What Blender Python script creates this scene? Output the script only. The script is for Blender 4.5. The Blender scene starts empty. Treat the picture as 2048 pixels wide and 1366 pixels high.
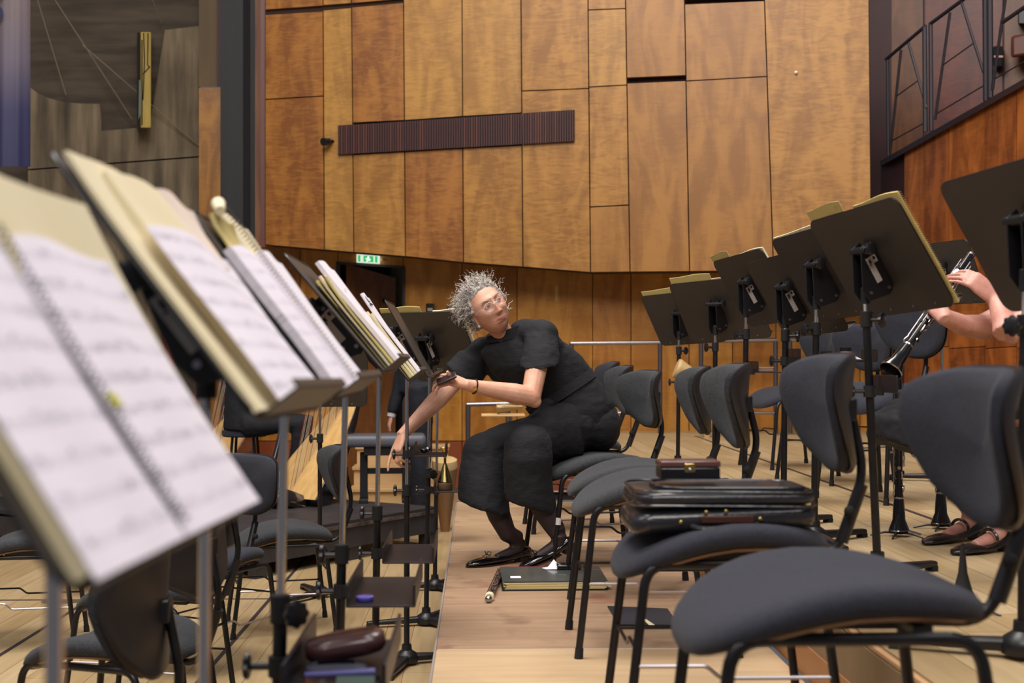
import bpy, bmesh, math, random
from mathutils import Vector, Matrix, Euler, Quaternion
random.seed(7)
R_ = math.radians
SC = bpy.context.scene
COL = SC.collection

# ------------------------------------------------------------------ camera
F = 2600.0
CAM = Vector((0, 0, .87))
cam_d = bpy.data.cameras.new('camera'); cam_o = bpy.data.objects.new('camera', cam_d); COL.objects.link(cam_o)
cam_o.location = CAM
cam_o.rotation_euler = Euler((R_(90 + .815), 0, R_(-1.52)), 'XYZ')
cam_d.sensor_width = 36; cam_d.lens = F / 2048 * 36
cam_d.clip_start = .05; cam_d.clip_end = 200
cam_d.dof.use_dof = True; cam_d.dof.focus_distance = 5.6; cam_d.dof.aperture_fstop = 4.2
SC.camera = cam_o
CR = cam_o.rotation_euler.to_matrix()

# ------------------------------------------------------------------ light, exposure
SC.view_settings.view_transform = 'Standard'; SC.view_settings.look = 'None'
SC.view_settings.gamma = 1; SC.view_settings.exposure = -.07; SC.view_settings.use_curve_mapping = False
wd = bpy.data.worlds.new('hall_air'); SC.world = wd; wd.use_nodes = True
wd.node_tree.nodes['Background'].inputs[0].default_value = (.72, .74, .82, 1)
wd.node_tree.nodes['Background'].inputs[1].default_value = .17

def area(name, loc, size, power, col, target):
    d = bpy.data.lights.new(name, 'AREA'); d.shape = 'RECTANGLE'; d.size, d.size_y = size
    d.energy = power; d.color = col
    o = bpy.data.objects.new(name, d); COL.objects.link(o); o.location = loc
    o.rotation_euler = (Vector(target) - Vector(loc)).to_track_quat('-Z', 'Y').to_euler()
    return o
area('stage_and_fill_light', (-1.2, 4.2, 8.2), (3.4, 3.4), 640, (1.0, .94, .89), (0, 6.2, 0))
area('stage_and_fill_light', (2.2, 8.6, 8.2), (3.0, 2.4), 270, (1.0, .92, .84), (1.0, 9.0, 0))
area('hall_light', (-1.0, -3.0, 7.5), (5.0, 2.4), 540, (1.0, .93, .87), (-.6, 12.0, 2.2))
area('hall_light', (-5.0, 3.0, 7.0), (4.0, 4.0), 170, (1.0, .94, .90), (-.6, 3.0, .2))

area('stage_and_fill_light', (2.2, .4, 6.6), (2.4, 2.4), 130, (1.0, .95, .93), (-.4, 2.2, .7))  # fill added only to brighten the scores on the nearest left stands

# ------------------------------------------------------------------ pixels of the photograph to points
def ray(px, py):
    return CR @ Vector(((px - 1024) / F, (683 - py) / F, -1))
def P(px, py, Y):
    d = ray(px, py); return CAM + d * (Y / d.y)
def G(px, py, z):
    d = ray(px, py); return CAM + d * ((z - CAM.z) / d.z)
class Wall:
    """vertical plane through two points of the plan"""
    def __init__(s, px0, Y0, px1, Y1):
        s.a = P(px0, 700, Y0); s.b = P(px1, 700, Y1)
        s.t = (s.b - s.a); s.t.z = 0; s.t.normalize()
        s.n = Vector((s.t.y, -s.t.x, 0))            # towards the camera
        if s.n.y > 0: s.n = -s.n
    def at(s, px, py, off=0):
        d = ray(px, py); q = s.a + s.n * off
        return CAM + d * ((q - CAM).dot(s.n) / d.dot(s.n))

# ------------------------------------------------------------------ materials
def lin(c):
    return tuple(((x / 255) / 12.92 if x / 255 <= .04045 else ((x / 255 + .055) / 1.055) ** 2.4) for x in c) + (1,)
MATS = {}
def mat(name, col, rough=.5, metal=0., var=None, scale=8, stretch=(1, 1, 1), bump=0., bscale=None, coat=0., emit=0., sheen=0., detail=4, sub=0., alpha=1., contrast=(.35, .65), trans=0.):
    if name in MATS: return MATS[name]
    m = bpy.data.materials.new(name); m.use_nodes = True; nt = m.node_tree; b = nt.nodes['Principled BSDF']
    b.inputs['Base Color'].default_value = lin(col); b.inputs['Roughness'].default_value = rough; b.inputs['Metallic'].default_value = metal
    b.inputs['Coat Weight'].default_value = coat
    b.inputs['Sheen Weight'].default_value = sheen
    b.inputs['Alpha'].default_value = alpha
    b.inputs['Transmission Weight'].default_value = trans
    if sub: b.inputs['Subsurface Weight'].default_value = sub; b.inputs['Subsurface Radius'].default_value = (.02, .008, .005); b.inputs['Subsurface Scale'].default_value = .5
    if emit: b.inputs['Emission Color'].default_value = lin(col); b.inputs['Emission Strength'].default_value = emit
    if var or bump:
        tc = nt.nodes.new('ShaderNodeTexCoord'); mp = nt.nodes.new('ShaderNodeMapping'); mp.inputs['Scale'].default_value = stretch
        nt.links.new(tc.outputs['Object'], mp.inputs[0])
        nz = nt.nodes.new('ShaderNodeTexNoise'); nz.inputs['Scale'].default_value = scale; nz.inputs['Detail'].default_value = detail
        nt.links.new(mp.outputs[0], nz.inputs['Vector'])
        if var:
            cr = nt.nodes.new('ShaderNodeValToRGB'); e = cr.color_ramp.elements
            e[0].position, e[1].position = contrast
            e[0].color = lin(var); e[1].color = lin(col)
            nt.links.new(nz.outputs['Fac'], cr.inputs[0]); nt.links.new(cr.outputs[0], b.inputs['Base Color'])
        if bump:
            nb = nz
            if bscale:
                nb = nt.nodes.new('ShaderNodeTexNoise'); nb.inputs['Scale'].default_value = bscale; nb.inputs['Detail'].default_value = 3
                nt.links.new(mp.outputs[0], nb.inputs['Vector'])
            bp = nt.nodes.new('ShaderNodeBump'); bp.inputs['Strength'].default_value = bump; bp.inputs['Distance'].default_value = .01
            nt.links.new(nb.outputs['Fac'], bp.inputs['Height']); nt.links.new(bp.outputs[0], b.inputs['Normal'])
    MATS[name] = m
    return m

# ------------------------------------------------------------------ mesh helpers
I4 = Matrix.Identity(4)
class MB:
    def __init__(s): s.v = []; s.f = []; s.mi = []; s.cur = 0
    def add(s, vs, fs, M=None):
        o = len(s.v)
        s.v += [tuple(M @ Vector(v)) if M is not None else tuple(v) for v in vs]
        for f in fs: s.f.append(tuple(i + o for i in f)); s.mi.append(s.cur)
        return s
    def box(s, c, d, M=None):
        x, y, z = (k / 2 for k in d); cx, cy, cz = c
        vs = [(cx + i * x, cy + j * y, cz + k * z) for i in (-1, 1) for j in (-1, 1) for k in (-1, 1)]
        return s.add(vs, [(0, 1, 3, 2), (4, 6, 7, 5), (0, 4, 5, 1), (2, 3, 7, 6), (0, 2, 6, 4), (1, 5, 7, 3)], M)
    def hexa(s, q0, q1):
        """solid between two quads (lists of four points)"""
        return s.add(list(q0) + list(q1), [(3, 2, 1, 0), (4, 5, 6, 7), (0, 1, 5, 4), (1, 2, 6, 5), (2, 3, 7, 6), (3, 0, 4, 7)])
    def poly(s, pts, off):
        n = len(pts); pts = [Vector(p) for p in pts]
        return s.add(pts + [p + Vector(off) for p in pts], [tuple(range(n))[::-1], tuple(range(n, 2 * n))] + [(i, (i + 1) % n, n + (i + 1) % n, n + i) for i in range(n)])
    def loft(s, rings, cap=True, closed=True):
        n = len(rings[0]); vs = [p for r in rings for p in r]; fs = []
        for i in range(len(rings) - 1):
            for j in range(n if closed else n - 1):
                k = (j + 1) % n
                fs.append((i * n + j, i * n + k, (i + 1) * n + k, (i + 1) * n + j))
        if cap: fs.append(tuple(range(n))[::-1]); fs.append(tuple((len(rings) - 1) * n + j for j in range(n)))
        return s.add(vs, fs)
    def tube(s, pts, r, n=10, cap=True):
        pts = [Vector(p) for p in pts]
        rs = r if isinstance(r, (list, tuple)) else [r] * len(pts)
        t0 = (pts[1] - pts[0]).normalized()
        u = t0.orthogonal().normalized(); rings = []
        for i, p in enumerate(pts):
            if i == 0: t = t0
            elif i == len(pts) - 1: t = (pts[-1] - pts[-2]).normalized()
            else: t = ((pts[i + 1] - p).normalized() + (p - pts[i - 1]).normalized()).normalized()
            u = (u - t * u.dot(t)).normalized(); w = t.cross(u)
            rings.append([p + (u * math.cos(a) + w * math.sin(a)) * rs[i] for a in (2 * math.pi * k / n for k in range(n))])
        return s.loft(rings, cap)
    def cyl(s, a, b, r, n=12): return s.tube([a, b], r, n)
    def lathe(s, prof, n=20, M=None, cap=True):
        rings = [[(r * math.cos(2 * math.pi * k / n), r * math.sin(2 * math.pi * k / n), z) for k in range(n)] for r, z in prof]
        m = MB(); m.loft(rings, cap); return s.add(m.v, m.f, M)
    def capsule(s, a, b, ra, rb, n=14):
        a, b = Vector(a), Vector(b); d = (b - a); L = d.length; t = d / L if L > 1e-6 else Vector((0, 0, 1))
        pts = []; rs = []
        for k in range(5): an = math.pi / 2 * (1 - k / 4.); pts.append(a - t * ra * math.sin(an)); rs.append(max(ra * math.cos(an), 1e-4))
        for k in range(5): an = math.pi / 2 * k / 4.; pts.append(b + t * rb * math.sin(an)); rs.append(max(rb * math.cos(an), 1e-4))
        return s.tube(pts, rs, n)
    def ball(s, c, r, n=16, M=None):
        rx, ry, rz = r if isinstance(r, (tuple, list)) else (r, r, r); m = n // 2
        rings = [[(c[0] + rx * math.sin(ph) * math.cos(t), c[1] + ry * math.sin(ph) * math.sin(t), c[2] + rz * math.cos(ph)) for t in (2 * math.pi * k / n for k in range(n))] for ph in (math.pi * (i + .02) / (m + .04) for i in range(m + 1))]
        q = MB(); q.loft(rings[::-1], True); return s.add(q.v, q.f, M)
    def mesh(s, name, mats, smooth=40):
        me = bpy.data.meshes.new(name); me.from_pydata([tuple(v) for v in s.v], [], s.f)
        for m in mats: me.materials.append(m)
        if len(mats) > 1: me.polygons.foreach_set('material_index', s.mi)
        me.validate(); me.update()
        bm = bmesh.new(); bm.from_mesh(me); bmesh.ops.recalc_face_normals(bm, faces=bm.faces); bm.to_mesh(me); bm.free()
        if smooth:
            me.shade_smooth(); me.set_sharp_from_angle(angle=R_(smooth))
        return me
def obj(name, mb, m, parent=None, bevel=0, M=None, smooth=40, label=None):
    ms = m if isinstance(m, (list, tuple)) else [m]
    o = bpy.data.objects.new(name, mb.mesh(name, ms, smooth)); COL.objects.link(o)
    if parent: o.parent = parent
    if M is not None: o.matrix_local = M
    if bevel:
        b = o.modifiers.new('bevel', 'BEVEL'); b.width = bevel; b.segments = 2; b.limit_method = 'ANGLE'; b.angle_limit = R_(35)
    if label: o['label'] = label
    return o
def tag(o, label, cat, group=None):
    o['label'] = label; o['category'] = cat
    if group: o['group'] = group
    return o
def thing(name, label, cat, loc=(0, 0, 0), rz=0, group=None, M=None):
    o = bpy.data.objects.new(name, None); COL.objects.link(o); o.empty_display_size = .05
    if M is not None: o.matrix_world = M
    else: o.location = loc; o.rotation_euler = (0, 0, rz)
    return tag(o, label, cat, group)
def struct(name, mb, m, bevel=0, smooth=40):
    o = obj(name, mb, m, bevel=bevel, smooth=smooth); o['kind'] = 'structure'; return o
def copy_tree(o, parent=None):
    c = o.copy(); COL.objects.link(c)
    if parent: c.parent = parent
    for ch in list(o.children): copy_tree(ch, c)
    return c
def TM(loc, rz=0, rx=0, ry=0): return Matrix.Translation(Vector(loc)) @ Euler((rx, ry, rz), 'XYZ').to_matrix().to_4x4()
def frame(o, x, z):
    """matrix with the given origin, x axis and approximate z axis"""
    x = Vector(x).normalized(); z = Vector(z); z = (z - x * z.dot(x)).normalized(); y = z.cross(x)
    return Matrix(((x.x, y.x, z.x, o[0]), (x.y, y.y, z.y, o[1]), (x.z, y.z, z.z, o[2]), (0, 0, 0, 1)))
def rrect(w, h, r, n=5):
    out = []
    for cx, cy, a0 in ((w / 2 - r, h / 2 - r, 0), (-w / 2 + r, h / 2 - r, 90), (-w / 2 + r, -h / 2 + r, 180), (w / 2 - r, -h / 2 + r, 270)):
        for k in range(n + 1):
            a = R_(a0 + 90 * k / n); out.append((cx + r * math.cos(a), cy + r * math.sin(a)))
    return out
def bend(pts, r=.03, n=5):
    """round the corners of a polyline"""
    pts = [Vector(p) for p in pts]; out = [pts[0]]
    for i in range(1, len(pts) - 1):
        a, b, c = pts[i - 1], pts[i], pts[i + 1]; rr = min(r, (a - b).length * .48, (c - b).length * .48)
        p = b + (a - b).normalized() * rr; q = b + (c - b).normalized() * rr
        for k in range(n + 1):
            t = k / n; out.append(p * (1 - t) ** 2 + b * 2 * t * (1 - t) + q * t * t)
    return out + [pts[-1]]
ZL, ZR = -.40, .21                      # lower floor on the left, higher floor on the right; the platform between is at 0

M_BLK = mat('black_powder_metal', (24, 23, 27), .38, .0, bump=.05, bscale=400)
M_TUBE = mat('black_tube', (30, 28, 30), .33, .15, var=(18, 17, 20), scale=20)
M_CHR = mat('chrome_tube', (222, 216, 214), .13, 1.)
M_STEEL = mat('satin_steel', (165, 160, 165), .35, 1.)
M_PLATE = mat('desk_plate', (74, 68, 64), .42, .25, var=(65, 60, 57), scale=3, bump=.02, bscale=300)
M_FAB = mat('charcoal_felt', (56, 58, 62), .95, 0, var=(38, 40, 44), scale=160, bump=.35, bscale=420, sheen=.08)
M_FAB2 = mat('navy_felt', (43, 45, 56), .95, 0, var=(34, 36, 46), scale=160, bump=.3, bscale=420, sheen=.05)
M_SHELL = mat('back_shell_plastic', (40, 36, 38), .42)
M_PLY = mat('seat_plywood', (150, 122, 98), .55, var=(128, 100, 78), scale=6, stretch=(1, 8, 1))
M_RUB = mat('rubber', (18, 17, 18), .8)
M_LABEL = mat('sticker', (176, 166, 160), .6)
M_INK = mat('ink', (26, 24, 30), .6)
M_CREAM = mat('cream_card', (226, 214, 180), .75, var=(218, 204, 166), scale=5)
M_YEL = mat('yellow_card', (205, 188, 122), .75, var=(195, 176, 108), scale=5)
M_PAPER = mat('white_paper', (234, 227, 236), .8)
M_TRAY = mat('tray_black', (48, 43, 46), .38, .2, var=(38, 34, 37), scale=6)
# ================================================================== the hall
# birch veneers: flame figure, three tints per wall
def veneer(name, a, b, rough=.42, sc=1.5, bands=True):
    if name in MATS: return MATS[name]
    m = bpy.data.materials.new(name); m.use_nodes = True; nt = m.node_tree; s = nt.nodes['Principled BSDF']; L = nt.links.new
    tc = nt.nodes.new('ShaderNodeTexCoord'); mp = nt.nodes.new('ShaderNodeMapping'); mp.inputs['Scale'].default_value = (1.6, 1.6, .42); L(tc.outputs['Object'], mp.inputs[0])
    n1 = nt.nodes.new('ShaderNodeTexNoise'); n1.inputs['Scale'].default_value = sc * 2.2; n1.inputs['Detail'].default_value = 7; n1.inputs['Distortion'].default_value = 1.2; L(mp.outputs[0], n1.inputs[0])
    mp2 = nt.nodes.new('ShaderNodeMapping'); mp2.inputs['Scale'].default_value = (3, 3, 13); L(tc.outputs['Object'], mp2.inputs[0])
    n2 = nt.nodes.new('ShaderNodeTexNoise'); n2.inputs['Scale'].default_value = 2.0; n2.inputs['Detail'].default_value = 3; n2.inputs['Distortion'].default_value = 1.4; L(mp2.outputs[0], n2.inputs[0])
    mx = nt.nodes.new('ShaderNodeMix'); mx.data_type = 'FLOAT'; mx.inputs[0].default_value = .42 if bands else .2; L(n1.outputs['Fac'], mx.inputs[2]); L(n2.outputs['Fac'], mx.inputs[3])
    cr = nt.nodes.new('ShaderNodeValToRGB'); e = cr.color_ramp.elements; e[0].position = .41; e[1].position = .60; e[0].color = lin(a); e[1].color = lin(b); L(mx.outputs[0], cr.inputs[0])
    L(cr.outputs[0], s.inputs['Base Color']); s.inputs['Roughness'].default_value = rough
    MATS[name] = m; return m
V = [veneer('birch_honey', (138, 92, 36), (172, 122, 54)), veneer('birch_flame', (122, 72, 24), (160, 104, 40)),
     veneer('birch_pale', (148, 104, 46), (178, 130, 60)), veneer('birch_plain', (136, 90, 38), (162, 112, 50), bands=False)]
VL = [veneer('lower_birch', (164, 106, 34), (192, 134, 54), bands=False), veneer('lower_birch_dark', (152, 94, 28), (180, 120, 46), bands=False)]
VR = [veneer('side_cherry', (122, 66, 26), (160, 92, 40), bands=False), veneer('side_cherry_dark', (104, 54, 24), (144, 80, 36), bands=False)]
M_GAP = mat('joint_backing_wood', (48, 30, 20), .9)  # dark backing wall that shows in the gaps between boards
M_DARK = mat('dark_recess', (26, 22, 26), .9)
M_OX = mat('oxblood_panel', (58, 20, 22), .55, var=(50, 16, 20), scale=3)
M_OXR = mat('red_brown_trim', (98, 48, 36), .45)
M_BASE = mat('red_skirting', (140, 70, 36), .5, var=(122, 58, 30), scale=4, stretch=(1, 1, .2))

def panel(w, quad, m, parent, off=.03, gap=1.2, th=.04, name='panel', off2=None):
    """a board on wall w, corners given clockwise from top left; gap is trimmed all round"""
    cx = sum(q[0] for q in quad) / 4; cy = sum(q[1] for q in quad) / 4; qs = []
    for x, y in quad:
        qs.append((x + (gap if x < cx else -gap), y + (gap if y < cy else -gap)))
    mb = MB().hexa([w.at(x, y, off) for x, y in qs], [w.at(x, y, off) - w.n * th for x, y in qs])
    return obj(name, mb, m, parent, smooth=0)

# upper wall, a great folded screen of birch panels
WU = Wall(530, 12.3, 1742, 10.9)
XS = [(530, 530), (646, 649), (703, 708), (807, 811), (924, 927), (1042, 1046), (1176, 1181), (1251, 1260), (1369, 1379), (1529, 1547), (1738, 1743)]
BY = [490, 500, 505, 513, 525, 534, 545, 544, 543, 541, 538]
def bx(i, y): return XS[i][0] + (XS[i][1] - XS[i][0]) * y / 540
mb = MB(); prof = [WU.at(bx(i, BY[i]), BY[i]) for i in range(11)]
top = [WU.at(bx(i, -190), -190) for i in range(11)]
for i in range(10):
    q = [top[i], top[i + 1], prof[i + 1], prof[i]]
    mb.hexa(q, [p - WU.n * .25 for p in q])
wall_u = struct('wall_back_upper', mb, M_GAP, smooth=0)
def lv(x, top):                    # louvre edge line
    return (251 - (x - 676) * .0665) if top else (310 - (x - 676) * .0565)
def pan(i, y0, y1, m, off=.03, gap=1.2):
    """column i between seams y0 and y1; a seam is (yl, yr)"""
    (a, b), (c, d) = y0, y1
    return panel(WU, [(bx(i, a), a), (bx(i + 1, b), b), (bx(i + 1, d), d), (bx(i, c), c)], V[m], wall_u, off, gap)
def bot(i): return (BY[i], BY[i + 1])
T = (-180, -180)
pan(0, (-170, -180), (20, 12), 1); pan(0, (29, 22), (199, 192), 1); pan(0, (199, 192), bot(0), 1)
pan(1, T, (11, 7), 0); pan(1, (20, 15), bot(1), 2)
pan(2, T, (7, -2), 1); pan(2, (14, 5), (246, 241), 1); pan(2, (309, 303), bot(2), 0)
pan(3, T, (241, 233), 2); pan(3, (303, 296), bot(3), 1)
pan(4, T, (233, 226), 2); pan(4, (296, 290), bot(4), 0)
R2 = .075                          # the screen steps forward here
pan(5, T, (182, 177), 0, R2); pan(5, (182, 177), bot(5), 0, R2)
pan(6, T, (20, 17), 0, R2); pan(6, (20, 17), (174, 170), 2, R2); pan(6, (174, 170), (414, 410), 0, R2); pan(6, (414, 410), bot(6), 3, R2)
pan(7, T, (156, 151), 3, R2); pan(7, (166, 161), bot(7), 3, R2)
pan(8, T, (-1, -6), 3, R2); pan(8, (8, 1), (162, 153), 3, R2); pan(8, (162, 153), bot(8), 3, R2)
pan(9, (-180, -180), bot(9), 0, R2)
# a soffit closes the screen at the bottom
lou = MB()
nL = 96
M_LOU = mat('louvre_dark', (62, 28, 26), .6); M_LOU2 = mat('louvre_mid', (84, 42, 30), .6)
lv_root = thing('louvre_panel', 'long dark brown slatted vent running across the upper birch wall', 'vent', WU.at(676, 310, .04))
base = lv_root.location.copy()
bk = MB()
for xa, xb, o_ in ((676, 1044, .04), (1046, 1149, .085)):
    q = [(xa, lv(xa, 1)), (xb, lv(xb, 1)), (xb, lv(xb, 0)), (xa, lv(xa, 0))]
    bk.hexa([WU.at(x, y, o_ + .004) - base for x, y in q], [WU.at(x, y, o_ - .03) - base for x, y in q])
obj('backing_board', bk, M_DARK, lv_root, smooth=0)
for k in range(nL):
    xa = 676.5 + (1148.5 - 676.5) * k / nL; xb = xa + 3.4; o_ = .04 if xb < 1046 else .085
    q = [(xa, lv(xa, 1) + 1), (xb, lv(xb, 1) + 1), (xb, lv(xb, 0) - 1), (xa, lv(xa, 0) - 1)]
    obj('slat', MB().hexa([WU.at(x, y, o_ + .028) - base for x, y in q], [WU.at(x, y, o_) - base for x, y in q]), M_LOU2 if random.random() < .18 else M_LOU, lv_root, smooth=0)

# lower wall behind the stage
WL = Wall(420, 13.3, 1185, 12.05); WR = Wall(1185, 12.05, 1830, 12.0)
mb = MB()
def backing(w, pts, d0=-.02, d1=-.2):
    mb.hexa([w.at(x, y, d0) for x, y in pts], [w.at(x, y, d1) for x, y in pts])
backing(WL, [(420, 440), (676, 440), (676, 1060), (420, 1060)]); backing(WL, [(806, 440), (1185, 440), (1185, 1000), (806, 1000)]); backing(WL, [(676, 440), (806, 440), (806, 532), (676, 525)])
backing(WR, [(1185, 440), (1830, 440), (1830, 1000), (1185, 1000)])
wall_l = struct('wall_back_lower', mb, M_GAP, smooth=0)
def low(w, x0, x1, y0, y1, m): return panel(w, [(x0, y0), (x1, y0), (x1, y1), (x0, y1)], m, wall_l, .02, .9)
low(WL, 420, 520, 445, 882, VL[0]); low(WL, 520, 600, 445, 882, VL[1]); low(WL, 600, 676, 445, 882, VL[0])
panel(WL, [(676, 450), (806, 450), (806, 533), (676, 524)], VL[0], wall_l, .02, .6)
for a, b, m in ((806, 924, 0), (924, 1034, 1), (1034, 1185, 0)): low(WL, a, b, 450, 882, VL[m])
for a, b in ((420, 676), (806, 924), (924, 1034), (1034, 1185)): low(WL, a, b, 882, 985, M_BASE)
for a, b, m in ((1185, 1262, 1), (1262, 1378, 0), (1378, 1465, 0), (1465, 1552, 1), (1552, 1640, 0), (1640, 1720, 1), (1720, 1790, 0), (1790, 1830, 1)): low(WR, a, b, 445, 875, VL[m])
# pale scuffs left on the boards
M_SC = mat('scuff', (206, 168, 112), .6)
for w, x, y, h in ((WL, 1113, 572, 30), (WL, 705, 818, 34)):
    s = obj('wall_scuff', MB().hexa([w.at(x - 3, y, .024), w.at(x + 3, y, .024), w.at(x + 1.5, y + h, .024), w.at(x - 1.5, y + h, .024)], [w.at(x - 3, y, .02), w.at(x + 3, y, .02), w.at(x + 1.5, y + h, .02), w.at(x - 1.5, y + h, .02)]), M_SC, wall_l)

# doorway with its leaf ajar
dm = MB()
for x0, x1 in ((672, 680), (805, 810)):
    dm.hexa([WL.at(x0, 524 if x0 < 700 else 534, .03), WL.at(x1, 524 if x0 < 700 else 534, .03), WL.at(x1, 985, .03), WL.at(x0, 985, .03)], [WL.at(x0, 524, -.15), WL.at(x1, 524, -.15), WL.at(x1, 985, -.15), WL.at(x0, 985, -.15)])
dm.hexa([WL.at(672, 523, .03), WL.at(810, 533, .03), WL.at(810, 537, .03), WL.at(672, 528, .03)], [WL.at(672, 523, -.15), WL.at(810, 533, -.15), WL.at(810, 537, -.15), WL.at(672, 528, -.15)])
door = struct('door_1', dm, mat('door_frame_grey', (52, 46, 50), .6), smooth=0)
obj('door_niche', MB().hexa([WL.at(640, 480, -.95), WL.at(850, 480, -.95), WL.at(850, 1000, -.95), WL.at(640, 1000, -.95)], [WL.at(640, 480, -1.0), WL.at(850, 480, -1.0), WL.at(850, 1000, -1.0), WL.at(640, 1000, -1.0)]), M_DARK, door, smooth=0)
M_DOOR = veneer('door_walnut', (112, 66, 30), (138, 86, 40), bands=False)
a0 = WL.at(692, 700, -.05); b0 = WL.at(791, 700, -.62)
def dl(t, py):                      # point on the door leaf
    c = a0.lerp(b0, t); Y = c.y; z = P(700, py, Y).z; return Vector((c.x, c.y, z))
leaf = MB().hexa([dl(0, 527), dl(1, 556), dl(1, 975), dl(0, 990)], [p + Vector((.0, .04, 0)) for p in (dl(0, 527), dl(1, 556), dl(1, 975), dl(0, 990))])
lf = obj('door_leaf', leaf, M_DOOR, door, smooth=0)
obj('door_lock', MB().hexa([dl(.74, 597), dl(.79, 597), dl(.79, 606), dl(.74, 606)], [p - Vector((0, .01, 0)) for p in (dl(.74, 597), dl(.79, 597), dl(.79, 606), dl(.74, 606))]), M_DARK, lf)
obj('passage_wall', MB().hexa([WL.at(782, 530, -.75), WL.at(812, 530, -.75), WL.at(812, 612, -.75), WL.at(782, 612, -.75)], [WL.at(782, 530, -.8), WL.at(812, 530, -.8), WL.at(812, 612, -.8), WL.at(782, 612, -.8)]), mat('passage_grey', (110, 108, 92), .8), door, smooth=0)

# exit sign: green running figure between green bars
ex = thing('exit_sign', 'lit green and white emergency exit sign above the open doorway', 'sign', WL.at(713, 520, .04)); eb = ex.location.copy()
def wq(w, x0, y0, x1, y1, o1, o0, sk=0):
    q = [(x0, y0), (x1, y0 + sk), (x1, y1 + sk), (x0, y1)]
    return MB().hexa([w.at(x, y, o1) - eb for x, y in q], [w.at(x, y, o0) - eb for x, y in q])
obj('sign_box', wq(WL, 713, 508, 760, 525, .10, .03, 3), mat('sign_white', (226, 238, 226), .5, emit=.9), ex, smooth=0)
M_GRN = mat('sign_green', (70, 180, 110), .5, emit=1.0)
obj('green_bar', wq(WL, 716, 510, 721, 523, .104, .10, .5), M_GRN, ex, smooth=0); obj('green_bar', wq(WL, 750, 512, 755, 525, .104, .10, .5), M_GRN, ex, smooth=0)
obj('green_field', wq(WL, 727, 511, 747, 523.5, .104, .10, 1.2), M_GRN, ex, smooth=0)
mw = mat('sign_figure', (236, 250, 238), .5, emit=1.4)
fig = MB()
for x0, y0, x1, y1 in ((735, 512, 738, 515), (734, 515, 738, 519), (731, 516, 734, 517.5), (738, 517, 741, 518.5), (733, 519, 735, 523), (737, 519, 740, 521.5)):
    q = wq(WL, x0, y0 + .5, x1, y1 + .5, .107, .104, .1); fig.add(q.v, q.f)
obj('running_figure', fig, mw, ex, smooth=0)
sm = tag(obj('smoke_sensor', MB().ball(WL.at(765, 519, .05), .018), mat('pale_plastic', (206, 180, 140), .5)), 'small pale round sensor beside the exit sign', 'sensor')
# entry panel and notice
eb = WL.at(858, 620, .02)
it = thing('wall_intercom', 'black wall intercom with small coloured labels between door and seated woman', 'intercom', eb)
obj('housing', wq(WL, 852, 607, 868, 633, .07, .02), M_BLK, it, bevel=.006)
obj('keypad', wq(WL, 855, 616, 865, 622, .074, .07), mat('keypad_cream', (170, 160, 140), .5), it); obj('red_button', wq(WL, 856, 624, 864, 628, .074, .07), mat('button_red', (130, 46, 40), .5), it)
eb = Vector((0, 0, 0))
tag(obj('call_point', wq(WL, 893, 611, 909, 628, .05, .02), mat('maroon_box', (110, 52, 44), .6), bevel=.004), 'maroon square box on the wall left of the woman\'s hair', 'alarm box')
# little spot camera on the upper wall and a white dot
cm = thing('wall_camera', 'small black camera on a bracket left of the slatted vent', 'camera', WU.at(660, 283, .04))
obj('camera_body', MB().tube([(0, -.02, .0), (-.05, -.10, -.02)], [.03, .038], 12), M_BLK, cm); obj('bracket', MB().tube([(.03, 0, .0), (.02, -.04, .01), (0, -.05, 0)], .012, 8), M_BLK, cm)
tag(obj('wall_marker', MB().ball(WU.at(1592, 145, .09), (.014, .014, .014)), mat('marker_white', (235, 225, 200), .5)), 'tiny white round marker high on the right birch panel', 'marker')

# left side: concrete wall with board marks, strips and column
WC = Wall(-60, 13.6, 398, 13.5)
def concrete():
    m = bpy.data.materials.new('board_marked_concrete'); m.use_nodes = True; nt = m.node_tree; s = nt.nodes['Principled BSDF']; L = nt.links.new
    tc = nt.nodes.new('ShaderNodeTexCoord')
    def nz(scale, st, det=5):
        mp = nt.nodes.new('ShaderNodeMapping'); mp.inputs['Scale'].default_value = st; L(tc.outputs['Object'], mp.inputs[0])
        n = nt.nodes.new('ShaderNodeTexNoise'); n.inputs['Scale'].default_value = scale; n.inputs['Detail'].default_value = det; L(mp.outputs[0], n.inputs[0]); return n
    a = nz(2.5, (3.5, 1, .35)); b = nz(1.2, (1, 1, 1))
    mx = nt.nodes.new('ShaderNodeMix'); mx.data_type = 'FLOAT'; mx.inputs[0].default_value = .4; L(a.outputs[0], mx.inputs[2]); L(b.outputs[0], mx.inputs[3])
    cr = nt.nodes.new('ShaderNodeValToRGB'); e = cr.color_ramp.elements; e[0].position = .38; e[1].position = .64; e[0].color = lin((66, 57, 46)); e[1].color = lin((134, 118, 94)); L(mx.outputs[0], cr.inputs[0]); L(cr.outputs[0], s.inputs['Base Color'])
    s.inputs['Roughness'].default_value = .9
    bp = nt.nodes.new('ShaderNodeBump'); bp.inputs['Strength'].default_value = .6; bp.inputs['Distance'].default_value = .03; L(a.outputs[0], bp.inputs['Height']); L(bp.outputs[0], s.inputs['Normal'])
    return m
M_CON = concrete(); M_CON2 = mat('dark_concrete', (84, 73, 60), .9, var=(64, 55, 45), scale=3, stretch=(.5, 1, 4), bump=.4)
mb = MB(); mb.hexa([WC.at(-80, -120), WC.at(400, -120), WC.at(400, 1130), WC.at(-80, 1130)], [WC.at(-80, -120, -.3), WC.at(400, -120, -.3), WC.at(400, 1130, -.3), WC.at(-80, 1130, -.3)])
wall_c = struct('wall_left', mb, M_CON2, smooth=0)
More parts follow.
